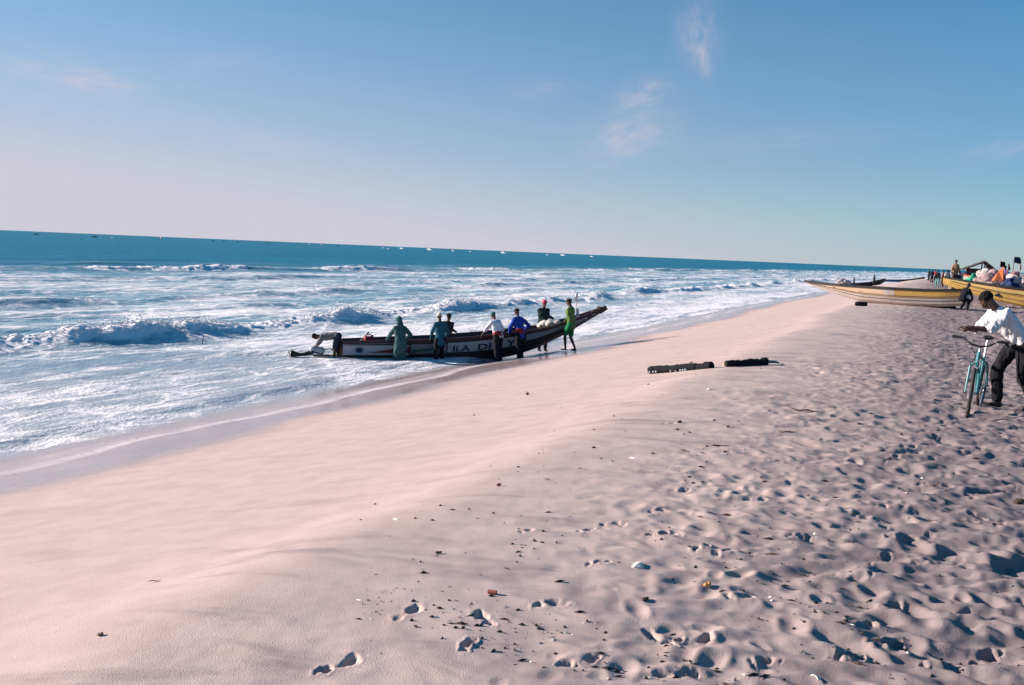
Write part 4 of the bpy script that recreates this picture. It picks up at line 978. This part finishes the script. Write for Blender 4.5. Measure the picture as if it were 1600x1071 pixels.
# its owner
pz = sand_z(6.6, 12.3)
person('person in a loose white shirt and dark trousers bending over the teal bicycle', (6.75, 12.30, pz), R(94), H=1.80, pelvis=(0, -.03, .88), lean=.72, head_pitch=.30, head_yaw=.15,
       hands=((-.10, .74, 1.045), (.02, .66, 1.02)), feet=((-.20, -.22, .085), (.10, .15, .085)), top=C_WHITE, top_len=.17, sleeve=.56, bottom=cloth('black_trousers', (.012, .012, .015)), leg_len=1.0,
       shoes=paint('black_shoe', (.012, .011, .011), .5, .3, (.1, .08, .07)), fine=True, voxel=.011, elbow=((-.3, -.3, -1), (.6, -.3, -.8)), loose=1.0, palm=((0, 0, -1), (0, 0, -1)), hcurl=.55)

# ------------------------------------------------------------------ boats drawn up on the beach
YEL = paint('yellow_boat_paint', (0.47, 0.30, 0.085), .6, .45, (.30, .17, .08), 3); CRM = paint('cream_boat_paint', (0.55, 0.41, 0.28), .65, .55, (.33, .2, .12), 2.5); OFFW = paint('offwhite_hull', (0.48, 0.42, 0.38), .7, .5, (.28, .22, .19), 2.5)
BLACKP = paint('black_boat_paint', (.012, .012, .015), .6, .3); REDP = paint('red_boat_paint', (.42, .05, .04), .6, .35); ORG = paint('orange_boat_paint', (.62, .22, .07), .6, .35); BLU = paint('blue_boat_paint', (.04, .12, .30), .6, .35); GRN = paint('green_boat_paint', (.04, .25, .15), .6, .35)
seam_mat = paint('dark_seam', (.10, .075, .05), .8, .3)
def beached(name_label, stern, prow, L, ks, kz, gz, beam, base, strakes, rail, zoff=0.0, thwarts=True, group=None):
    d = Vector((prow[0] - stern[0], prow[1] - stern[1], 0)).normalized()
    root = empty('pirogue', (stern[0], stern[1], ground(stern[0] + d.x * L * .3, stern[1] + d.y * L * .3) + zoff), math.atan2(d.y, d.x)); tag(root, name_label, 'boat', group)
    h = Hull(L, ks, kz, [0, .2, .45, .7, .88, 1], gz, [0, .12, .45, .75, .9, 1], [b * beam for b in (.55, .8, 1, .72, .36, .08)])
    h.build(root, base, WOOD_IN, rail, 30, 5)
    for (u0, u1, t0, t1, mat, off) in strakes:
        for sd in (-1, 1): h.patch('painted_strake', mat, root, ([(u0, t0), (u1, t0)], [(u0, t1), (u1, t1)]), sd, off, 16, 3)
    for t_ in (.22, .5): h.seam(seam_mat, t_)
    if thwarts:
        for u in (.2, .4, .6, .78): h.thwart(root, u, WOOD_IN)
    return root, h
b2s = at_depth(1512, 470, 43.0); b2p = at_depth(1262, 443, 47.6)
b2, h2 = beached('cream and yellow pirogue with a dark rail on the crest of the beach', (b2s.x, b2s.y), (b2p.x, b2p.y), 7.75, [0, .15, .35, .62, .82, 1], [.14, .02, -.04, .02, .36, .80], [.92, .80, .78, .80, .84, .92], .75,
        OFFW, [(.005, .42, .50, .95, YEL, .008), (.42, .97, .46, .95, CRM, .008), (.40, .47, .5, .94, OFFW, .012), (.02, .97, .40, .46, paint('rust_line', (.33, .2, .1), .7, .3), .012)], BLACKP, .02)
b3p = at_depth(1474, 433, 49.5); d3 = Vector((.84, -.54, 0)).normalized(); b3s = b3p + d3 * 11.5
b3, h3 = beached('large yellow pirogue with a thin black line, cut off by the right edge', (b3s.x, b3s.y), (b3p.x, b3p.y), 11.5, [0, .15, .4, .65, .84, 1], [.1, 0, -.03, .0, .42, 1.02], [1.05, .92, .90, 1.0, 1.22, 1.42], .95,
        YEL, [(.01, .96, .56, .61, BLACKP, .010), (.01, .96, .62, .97, paint('pale_yellow_paint', (.48, .35, .13), .6, .4, (.35, .2, .08), 3), .008), (.60, .97, .86, .99, REDP, .013)], BLACKP, .02)
def net_heap(label, loc, sx, sy, sz_, mat, seed, name='net_heap', cat='nets', group='nets and cloths heaped by the boats'):
    q = MB(); rg = random.Random(seed)
    for i in range(26):
        a, r_ = rg.uniform(0, 6.28), rg.random() ** .6; q.ell((sx * r_ * math.cos(a) * .7, sy * r_ * math.sin(a) * .7, sz_ * (1 - r_) * rg.uniform(.4, 1)), (sx * rg.uniform(.12, .34), sy * rg.uniform(.14, .34), sz_ * rg.uniform(.12, .3)), Matrix.Rotation(rg.uniform(-.5, .5), 3, 'Y'))
    o = q.fuse(name, mat, None, max(.04, sx * .035), 4, .05, seed, 5); o.location = loc; return tag(o, label, cat, group)
NETW = cloth('white_net', (.44, .39, .38), .9); NETP = cloth('pink_grey_net', (.34, .25, .25), .9); NETD = cloth('dark_net', (.03, .035, .05), .9)
def g3(px, D, dz=0.0):
    p = at_depth(px, 440, D); return Vector((p.x, p.y, ground(p.x, p.y) + dz))
net_heap('white net heaped on the large yellow pirogue near its prow', tuple(b3p + d3 * 5.0 + Vector((0, 0, -.85))), 1.5, .8, .9, NETW, 1)
net_heap('dark net heaped amidships on the large yellow pirogue', tuple(b3p + d3 * 2.6 + Vector((0, 0, -.75))), .9, .6, .5, NETD, 2)
OTHERS = [('green-sided pirogue with an orange rim in the middle of the crowded row', 1552, 58, GRN, ORG, .9), ('red pirogue with a white band half hidden among the nets', 1570, 66, REDP, OFFW, .9), ('weathered pirogue with a blue rim beyond the shelter', 1515, 84, OFFW, BLU, .9), ('white pirogue with a red rim standing just behind the large yellow one', 1505, 55, OFFW, REDP, .95), ('orange-rimmed pirogue behind the white one at the right edge', 1528, 61, OFFW, ORG, 1.0), ('dark blue pirogue farthest back in the row of boats', 1500, 72, BLU, BLACKP, .9)]
for (lb, px, D, base, rail, bm) in OTHERS:
    p = g3(px, D); s_ = p + d3 * 9.5
    beached(lb, (s_.x, s_.y), (p.x, p.y), 9.5, [0, .15, .4, .65, .84, 1], [.1, 0, -.03, .0, .42, 1.05], [1.1, 1.0, .98, 1.1, 1.35, 1.55], bm, base, [(.02, .95, .6, .92, rail, .01)], rail, .02, True, 'boats drawn up in a row on the right')
net_heap('pale pink net pile on the white red-rimmed pirogue', tuple(g3(1550, 53.5, 1.0)), 1.5, 1.0, .95, NETP, 3); net_heap('white net pile at the right edge above the boats', tuple(g3(1590, 52.5, 1.0)), 1.5, 1.0, 1.05, NETW, 4)
net_heap('pale net pile behind the boats beneath the shelter', tuple(g3(1540, 60, 1.1)), 1.6, 1.0, .9, NETW, 5); net_heap('small green cloth heap left of the white nets', tuple(g3(1520, 54, 1.25)), .45, .4, .5, cloth('green_tarp', (.03, .30, .17)), 6)
net_heap('dark net mound between the tan figure and the shelter', tuple(g3(1503, 63, .8)), 1.3, .9, 1.1, NETD, 9); net_heap('rose cloth bundle on the boats right of the orange canvas', tuple(g3(1582, 56, 1.15)), .9, .6, .7, cloth('rose_bundle', (.5, .22, .22)), 10); net_heap('blue tarpaulin bundle under the tall flagpole', tuple(g3(1577, 50.5, .95)), .8, .5, .55, cloth('blue_tarp', (.03, .05, .13)), 11)
net_heap('dark rope and net pile at the stern of the cream pirogue', tuple(g3(1478, 44.5, .0)), .7, .6, .75, NETD, 7)
tt = MB(); tp_ = g3(1561, 52, 1.35)
tt.add([(-.42, -.25, 0), (.05, -.32, .02), (.38, -.2, 0), (.32, .25, 0), (-.3, .28, 0), (.16, 0, .80), (-.05, .06, .52), (.26, .05, .42)], [(0, 1, 6), (1, 5, 6), (1, 2, 7), (1, 7, 5), (2, 3, 7), (3, 5, 7), (3, 4, 6), (3, 6, 5), (4, 0, 6), (4, 3, 2, 1, 0)])
to_ = tt.build('folded_sail', cloth('orange_canvas', (.55, .15, .06)), None); to_.location = tp_; tag(to_, 'orange canvas propped in a peak among the nets', 'canvas', 'nets and cloths heaped by the boats')
# shelter of poles and mats
hp0 = g3(1532, 76); hut = empty('shelter', tuple(hp0), R(-18)); tag(hut, 'ramshackle shelter of poles with a dark slanting mat roof behind the boats', 'shelter')
MATR = paint('dark_mat_roof', (.05, .035, .04), .9, .5, (.12, .08, .08), 3, bump=.5)
for (x, y, hh) in ((-1.0, -.7, 2.0), (-1.0, .7, 2.0), (.8, -.7, 2.0), (.8, .7, 2.0), (.08, -.7, 2.55), (.08, .7, 2.55)): MB().tube([(x, y, -.1), (x + .03, y, hh)], .05, 8).build('post', WOOD_IN, hut)
for k in range(5):
    f = k / 4; MB().box((-1.25 + 1.2 * f, 0, 2.0 + .52 * f + .02 * (k % 2)), (.42, 2.0 - .12 * (k % 3), .09), Matrix.Rotation(R(-24 + 4 * (k % 2)), 3, 'Y')).build('roof_mat', MATR, hut)
for k in range(4):
    f = k / 3; MB().box((.22 + .85 * f, 0, 2.52 - .66 * f + .02 * (k % 2)), (.42, 1.9 - .1 * (k % 2), .09), Matrix.Rotation(R(38 - 4 * (k % 2)), 3, 'Y')).build('roof_mat', MATR, hut)
MB().box((-.35, -.78, 1.15), (1.35, .05, 1.75)).build('mat_wall', MATR, hut); MB().box((.52, -.74, 1.1), (.42, .05, 1.6)).build('mat_wall', paint('grey_mat', (.16, .12, .12), .9, .5), hut)
rag('hanging_cloth', C_MAROON, hut, -1.1, 2.05, .5, .5, 1); rag('hanging_cloth', cloth('pale_rose_cloth', (.5, .3, .32)), hut, .3, 2.35, .4, .5, 2)
for i, (px, D, zt, lb, mt, w) in enumerate(((1560, 56, 408, 'small dark flag on a thin pole, left of the taller flag', C_BLACK, .35), (1581, 54, 401, 'tall flagpole with a dark blue flag above the right-hand boats', cloth('navy_flag', (.02, .03, .09)), .6), (1573, 58, 412, 'short bare pole with a rag between the two flags', C_DENIM, .25), (1592, 57, 412, 'red rag on a pole at the right edge', C_MAROON, .5))):
    b_ = g3(px, D, .6); top_ = at_depth(px, zt, D).z; f = empty('flag', tuple(b_), R(20 * i)); tag(f, lb, 'flag', 'flags above the boats')
    MB().tube([(0, 0, 0), (.02, 0, top_ - b_.z)], .02, 6).build('pole', WOOD_IN, f); rag('cloth', mt, f, .02, top_ - b_.z - .02, w, .34, i)
# mooring lines trailing on the sand
ROPE = paint('grey_rope', (.20, .17, .13), .9, .3)
def rope(label, a, b, seed, n=22):
    pa_, pb_ = at_ground(*a), at_ground(*b); pts = []
    for i in range(n):
        f = i / (n - 1); p = pa_.lerp(pb_, f); off = .22 * math.sin(f * 9 + seed) * math.sin(f * math.pi); p = p + Vector((0, off, 0)); pts.append((p.x, p.y, sand_z(p.x, p.y) + .02))
    return tag(MB().tube(pts, .018, 6).build('mooring_rope', ROPE, None, True), label, 'rope', 'mooring lines on the sand')
rope('slack grey rope on the sand in front of the cream pirogue', (1362, 474), (1455, 477), 1); rope('grey rope trailing from beneath the large yellow pirogue', (1520, 476), (1590, 482), 2)
# person sitting at the stern of the cream pirogue, and the crowd on the sand
sp2 = at_depth(1503, 470, 42.2); zz2 = ground(sp2.x, sp2.y)
person('person in dark clothes crouching at the stern of the cream and yellow pirogue', (sp2.x, sp2.y, zz2), R(-60), H=1.7, pelvis=(0, 0, .58), lean=.55, head_pitch=.3, hands=((-.2, .45, .5), (.2, .45, .5)), feet=((-.14, .16, .09), (.14, .22, .09)), top=C_BLACK, bottom=C_BLACK, voxel=.03, group='people on the beach')
CROWD = [(1465, 92, C_BLACK, cloth('pale_teal_trousers', (.12, .30, .30)), 'person in black top and pale teal trousers, nearest of the crowd', R(140)), (1474, 96, C_MAROON, C_BLACK, 'person in a maroon top standing just right of the teal trousers', R(40)),
         (1478, 88, C_CREAM, C_GREYC, 'person in a cream shirt beside the dark net pile', R(190)), (1482, 94, C_BLACK, C_BLACK, 'person all in black behind the cream shirt', R(90)), (1456, 118, C_DENIM, C_BLACK, 'person in dark denim further off, left of the teal trousers', R(10)),
         (1450, 135, C_GREYC, C_BLACK, 'person in grey, leftmost and farthest of the crowd', R(200)), (1491, 62, cloth('tan_shirt', (.28, .19, .12)), C_BROWN, 'person in tan standing tall behind the prow of the yellow pirogue', R(170)), (1500, 66, C_BLACK, C_BLACK, 'person in black left of the shelter', R(120)),
         (1509, 68, cloth('rose_shirt', (.55, .12, .16)), C_BLACK, 'person with a rose-red shirt just left of the shelter roof', R(60)), (1366, 143, C_BLACK, C_BLACK, 'person in black standing on the prow side of the far dark pirogue', R(80)), (1334, 148, C_DENIM, C_BLACK, 'person wading beside the far dark pirogue', R(250)),
         (1570, 62, cloth('violet_shirt', (.14, .06, .16)), C_BLACK, 'person in violet among the nets at the right edge', R(120)), (1545, 66, C_BLACK, C_DENIM, 'person in black beneath the shelter', R(30)), (1487, 100, cloth('white_far_shirt', (.6, .58, .56)), C_BLACK, 'person in a white shirt behind the crowd by the net pile', R(10)), (1461, 128, C_MAROON, C_DENIM, 'small far person in maroon between the denim and grey figures', R(100)), (1586, 60, C_BLUE, C_BLACK, 'person in blue below the tall flagpole', R(140)), (1515, 70, C_CREAM, C_BROWN, 'person in cream at the left post of the shelter', R(70))]
for (px, D, tp1, bt, lb, yw) in CROWD:
    p = g3(px, D); lift = .75 if 'standing tall' in lb else (.5 if 'nets at' in lb else 0)
    person(lb, (p.x, p.y, p.z + lift), yw, H=1.74, lean=.06, head_pitch=.1, hands=((-.28, .12, .80), (.26, .2, .85)), top=tp1, top_len=.08, bottom=bt, voxel=.035, group='people on the beach')
    if lift:
        q = MB(); q.box((0, 0, lift / 2 + .0), (.55, .5, lift)); q.box((0, 0, lift * .5), (.62, .1, .08)); cr_ = q.build('crate', WOOD_IN, None); cr_.location = p; tag(cr_, 'wooden crate under the person in ' + ('tan' if lift > .6 else 'violet'), 'crate', 'crates by the boats')
# far pirogues at the water's edge
for (px, D, L, lb, yaw) in ((1345, 146, 8.5, 'far dark pirogue at the water edge beyond the cream one', R(12)), (1413, 235, 11, 'farthest dark pirogue beached along the shore', R(8))):
    p = g3(px, D); d = Vector((math.cos(yaw), math.sin(yaw), 0)); a = p - d * L / 2
    beached(lb, (a.x, a.y), (a.x + d.x, a.y + d.y), L, [0, .15, .4, .65, .84, 1], [.1, 0, -.03, .1, .6, 1.3], [.8, .8, .9, 1.15, 1.55, 1.85], .8, DARK, [(.02, .4, .5, .9, BLU, .01)], BLACKP, -.05, True, 'far dark pirogues at the water edge')
net_heap('white heap of foam-pale nets in the far dark pirogue', tuple(g3(1317, 140, .75)), 1.6, 1.0, 1.2, NETW, 8)
rp = at_ground(1345, 479); rl = MB(); rl.tube([(-.26, 0, 0), (-.22, 0, 0), (-.05, 0, .01), (.12, 0, 0), (.24, 0, 0), (.27, 0, 0)], [.06, .10, .11, .11, .10, .06], 14); ro_ = rl.build('boat_roller', RUB, None, True)
ro_.location = (rp.x, rp.y, max(sand_z(rp.x, rp.y), rp.z) + .095); ro_.rotation_euler.z = R(-10); tag(ro_, 'short fat black roller in front of the cream pirogue', 'roller', 'boat rollers lying on the sand')

# ------------------------------------------------------------------ boats out at sea
FAR = [(54, 367, 0, 9), (124, 374, 0, 5), (145, 371, 0, 10), (171, 371.5, 1, 5), (247, 373.5, 2, 11), (329, 374.5, 0, 6), (345, 376, 0, 6), (367, 377, 0, 5), (416, 378.5, 0, 5), (478, 381.5, 2, 7), (497, 382.5, 2, 8), (524, 383.5, 3, 6), (593, 387, 1, 5), (601, 389, 1, 5), (622, 388.2, 1, 9),
       (665, 389.5, 1, 12), (702, 392, 1, 7), (729, 390.8, 1, 5), (780, 395, 1, 11), (849, 396.3, 1, 5), (873, 398.5, 1, 10), (918, 399.6, 1, 7)]
ORD = 'first second third fourth fifth sixth seventh eighth ninth tenth eleventh twelfth thirteenth fourteenth fifteenth sixteenth seventeenth eighteenth nineteenth twentieth twenty-first twenty-second'.split()
KN = ['dark', 'white', 'dark and white', 'reddish']
for i, (px, py, kd, wpx) in enumerate(FAR):
    hor = 359.4 + .0418 * px; D = CAM_Z * FPX / max(py - hor, 3.6); x = (px - 800) / FPX * D
    L = wpx * D / FPX * (0.9 if kd in (1, 2) else 1.0); e = empty('fishing_boat', (x, D, -.1), R(135 if kd in (1, 2) else 180 if i % 2 else 8)); tag(e, 'tiny %s fishing boat below the sea horizon, %s from the left' % (KN[kd], ORD[i]), 'boat', 'fishing boats out at sea')
    hh = Hull(L, [0, .2, .7, 1], [0, -.05 * L / 6, 0, .18 * L], [0, .3, .7, 1], [.13 * L, .11 * L, .14 * L, .24 * L], [0, .3, .7, 1], [.10 * L, .14 * L, .12 * L, .02 * L])
    FWHITE = paint('bright_white_hull', (.82, .80, .78), .5, .1); base = (BLACKP, FWHITE, BLACKP, REDP)[kd]; q = MB(); R_ = []
    for k in range(13):
        u = k / 12; kz, gz_, b = hh.sec(u); R_.append([Vector((L * (u - .5), -b, gz_)), Vector((L * (u - .5), -b * .5, kz)), Vector((L * (u - .5), b * .5, kz)), Vector((L * (u - .5), b, gz_)), Vector((L * (u - .5), b * .8, gz_ - .05 * L)), Vector((L * (u - .5), -b * .8, gz_ - .05 * L))])
    q.rings(R_).build('hull', base, e)
    MB().box((-.1 * L, 0, .20 * L), (.16 * L, .12 * L, .14 * L), taper=.7).build('load', FWHITE if kd in (1, 2) else BLACKP, e)

# ------------------------------------------------------------------ litter on the sand
def bit(name, label, px, py, size, mat, kind='lump', seed=0, cat='litter'):
    p = at_ground(px, py); z = sand_z(p.x, p.y); rg = random.Random(seed)
    if kind == 'lump':
        q = MB()
        for i in range(5): q.ell((rg.uniform(-.4, .4) * size, rg.uniform(-.3, .3) * size, size * .2 + rg.uniform(0, .25) * size), (size * .4, size * .34, size * .28))
        o = q.fuse(name, mat, None, size * .09, 1, size * .06, seed, 3 / size)
    elif kind == 'can':
        q = MB().tube([(-size, 0, 0), (-size * .93, 0, 0), (size * .93, 0, 0), (size, 0, 0)], [size * .42, size * .5, size * .5, size * .42], 14); q.tube([(size * 1.0, 0, 0), (size * 1.03, 0, 0)], size * .3, 12); o = q.build(name, mat, None, False)
    elif kind == 'shell':
        q = MB(); R_ = []
        for i in range(8):
            a = math.pi * i / 7; R_.append([Vector((size * math.cos(a) * (1 - .9 * t) , size * (t - .3), size * .45 * math.sin(a) * (1 - t * .8) * (1 + .06 * (i % 2)))) for t in (0, .33, .66, 1)] + [Vector((size * math.cos(a) * .9 * (1 - .9 * t), size * (t - .3), size * .40 * math.sin(a) * (1 - t * .8) - .002)) for t in (1, .66, .33, 0)])
        q.rings(R_); o = q.build(name, mat, None, True)
    else:   # stick
        pts = [(-size + 2 * size * i / 6, size * .12 * math.sin(i * 1.3 + seed), size * .05 * math.sin(i * 2 + seed)) for i in range(7)]
        q = MB().tube(pts, [size * .035, size * .05, size * .055, size * .05, size * .05, size * .04, size * .02], 7); q.tube([pts[3], (pts[3][0] + size * .3, size * .35, size * .05)], [size * .035, size * .012], 6); o = q.build(name, mat, None, True)
    o.location = (p.x, p.y, z + (size * .38 if kind == 'can' else size * .03 if kind != 'stick' else size * .06)); o.rotation_euler.z = rg.uniform(0, 6.28) if kind != 'stick' else rg.uniform(-.6, .6)
    return tag(o, label, cat, 'litter scattered on the sand')
BRN = paint('dark_driftwood', (.05, .035, .028), .85, .4); SHL = paint('shell_white', (.72, .68, .62), .5, .2); AMB = paint('amber_brick', (.62, .30, .10), .8, .3, (.4, .18, .06), 30)
bit('brick_piece', 'amber orange brick fragment on the sand near the bottom right', 1105, 924, .035, AMB, 'lump', 1, 'brick piece')
bit('drink_can', 'small dull red can on the open sand at the bottom centre', 769, 930, .024, paint('faded_red_can', (.35, .09, .07), .5, .4), 'can', 2, 'can')
bit('charred_lump', 'dark square lump on the sand left of the orange brick fragment', 1009, 944, .030, BRN, 'lump', 3); bit('charred_lump', 'dark lump alone on the smooth sand above the red can', 685, 867, .026, BRN, 'lump', 4)
bit('sea_shell', 'pale open shell on the sand between the dark prints', 998, 890, .05, SHL, 'shell', 5, 'shell'); bit('sea_shell', 'small white shell at the bottom edge of the beach', 1275, 1065, .03, SHL, 'shell', 6, 'shell'); bit('sea_shell', 'tiny white shell on the crest below the black rollers', 1107, 611, .05, SHL, 'shell', 7, 'shell')
bit('driftwood_stick', 'forked dark stick on the crest right of the pair of rollers', 1258, 643, .16, BRN, 'stick', 8, 'stick'); bit('driftwood_stick', 'short straight dark stick below the forked one', 1232, 677, .10, BRN, 'stick', 9, 'stick'); bit('driftwood_stick', 'thin dark stick left of the short straight one', 1122, 697, .11, BRN, 'stick', 10, 'stick')
bit('driftwood_stick', 'pale brown twig lying on the smooth sand at the lower left', 245, 909, .05, BRN, 'stick', 11, 'stick'); bit('pebble', 'small brown pebble on the smooth sand at the far lower left', 158, 1001, .025, paint('brown_pebble', (.18, .11, .08), .7, .2), 'lump', 12, 'pebble')
bit('charred_lump', 'dark lump on the crest under the left end of the shell-studded roller', 1062, 660, .04, BRN, 'lump', 13); bit('charred_lump', 'small black lump between the crest and the twigs', 1137, 667, .03, BRN, 'lump', 14); bit('pebble', 'reddish pebble on the smooth sand below the pirogue', 779, 762, .03, paint('red_pebble', (.30, .10, .07), .7, .2), 'lump', 15, 'pebble')
bit('dark_wrack', 'dark heap of wrack at the right edge of the trampled sand', 1592, 783, .07, BRN, 'lump', 16, 'seaweed'); bit('stone', 'small dark stone lying on the smooth slope below the pirogue', 824, 616, .06, BRN, 'lump', 17, 'stone')
# crumbs of wrack, twigs and shell strewn along the crest: nobody could count them
q = MB(); rg = random.Random(21); cnt = 0; q2 = MB()
while cnt < 850:
    px, py = rg.uniform(560, 1600), rg.uniform(560, 1071)
    p = at_ground(px, py) if cnt % 1 == 0 else None
    u, v = uv_of(p.x, p.y); dens = math.exp(-((u + 1.6) / 1.7) ** 2) + .6 * (u > -1) + .06
    pt_ = float(fbm(np.array([p.x / 1.1]), np.array([p.y / 0.8]), 2, 300)[0]); dens *= min(1.0, max(0.04, 0.35 + 2.2 * pt_))
    if rg.random() > dens: continue
    cnt += 1; z = sand_z(p.x, p.y); D = math.hypot(p.x, p.y); sz_ = (.003 + .0075 * rg.random() ** 2.5) * (1 + .07 * D); a = rg.uniform(-.9, .9); l = sz_ * rg.choice((1, 1, 1.3, 1.6, 3.2)); ca, sa = math.cos(a), math.sin(a)
    T = q if rg.random() < .9 else q2
    T.add([(p.x - ca * l, p.y - sa * l, z + .002), (p.x - sa * sz_ * .6, p.y + ca * sz_ * .6, z + .001), (p.x + ca * l, p.y + sa * l, z + .003), (p.x + sa * sz_ * .6, p.y - ca * sz_ * .6, z + .001), (p.x, p.y, z + sz_ * 1.1)], [(0, 4, 1), (1, 4, 2), (2, 4, 3), (3, 4, 0)])
tag(q.build('wrack_crumbs', BRN, None), 'dark crumbs of wrack and twig strewn over the sand', 'debris', kind='stuff'); tag(q2.build('shell_crumbs', SHL, None), 'pale crumbs of shell strewn over the sand', 'debris', kind='stuff')
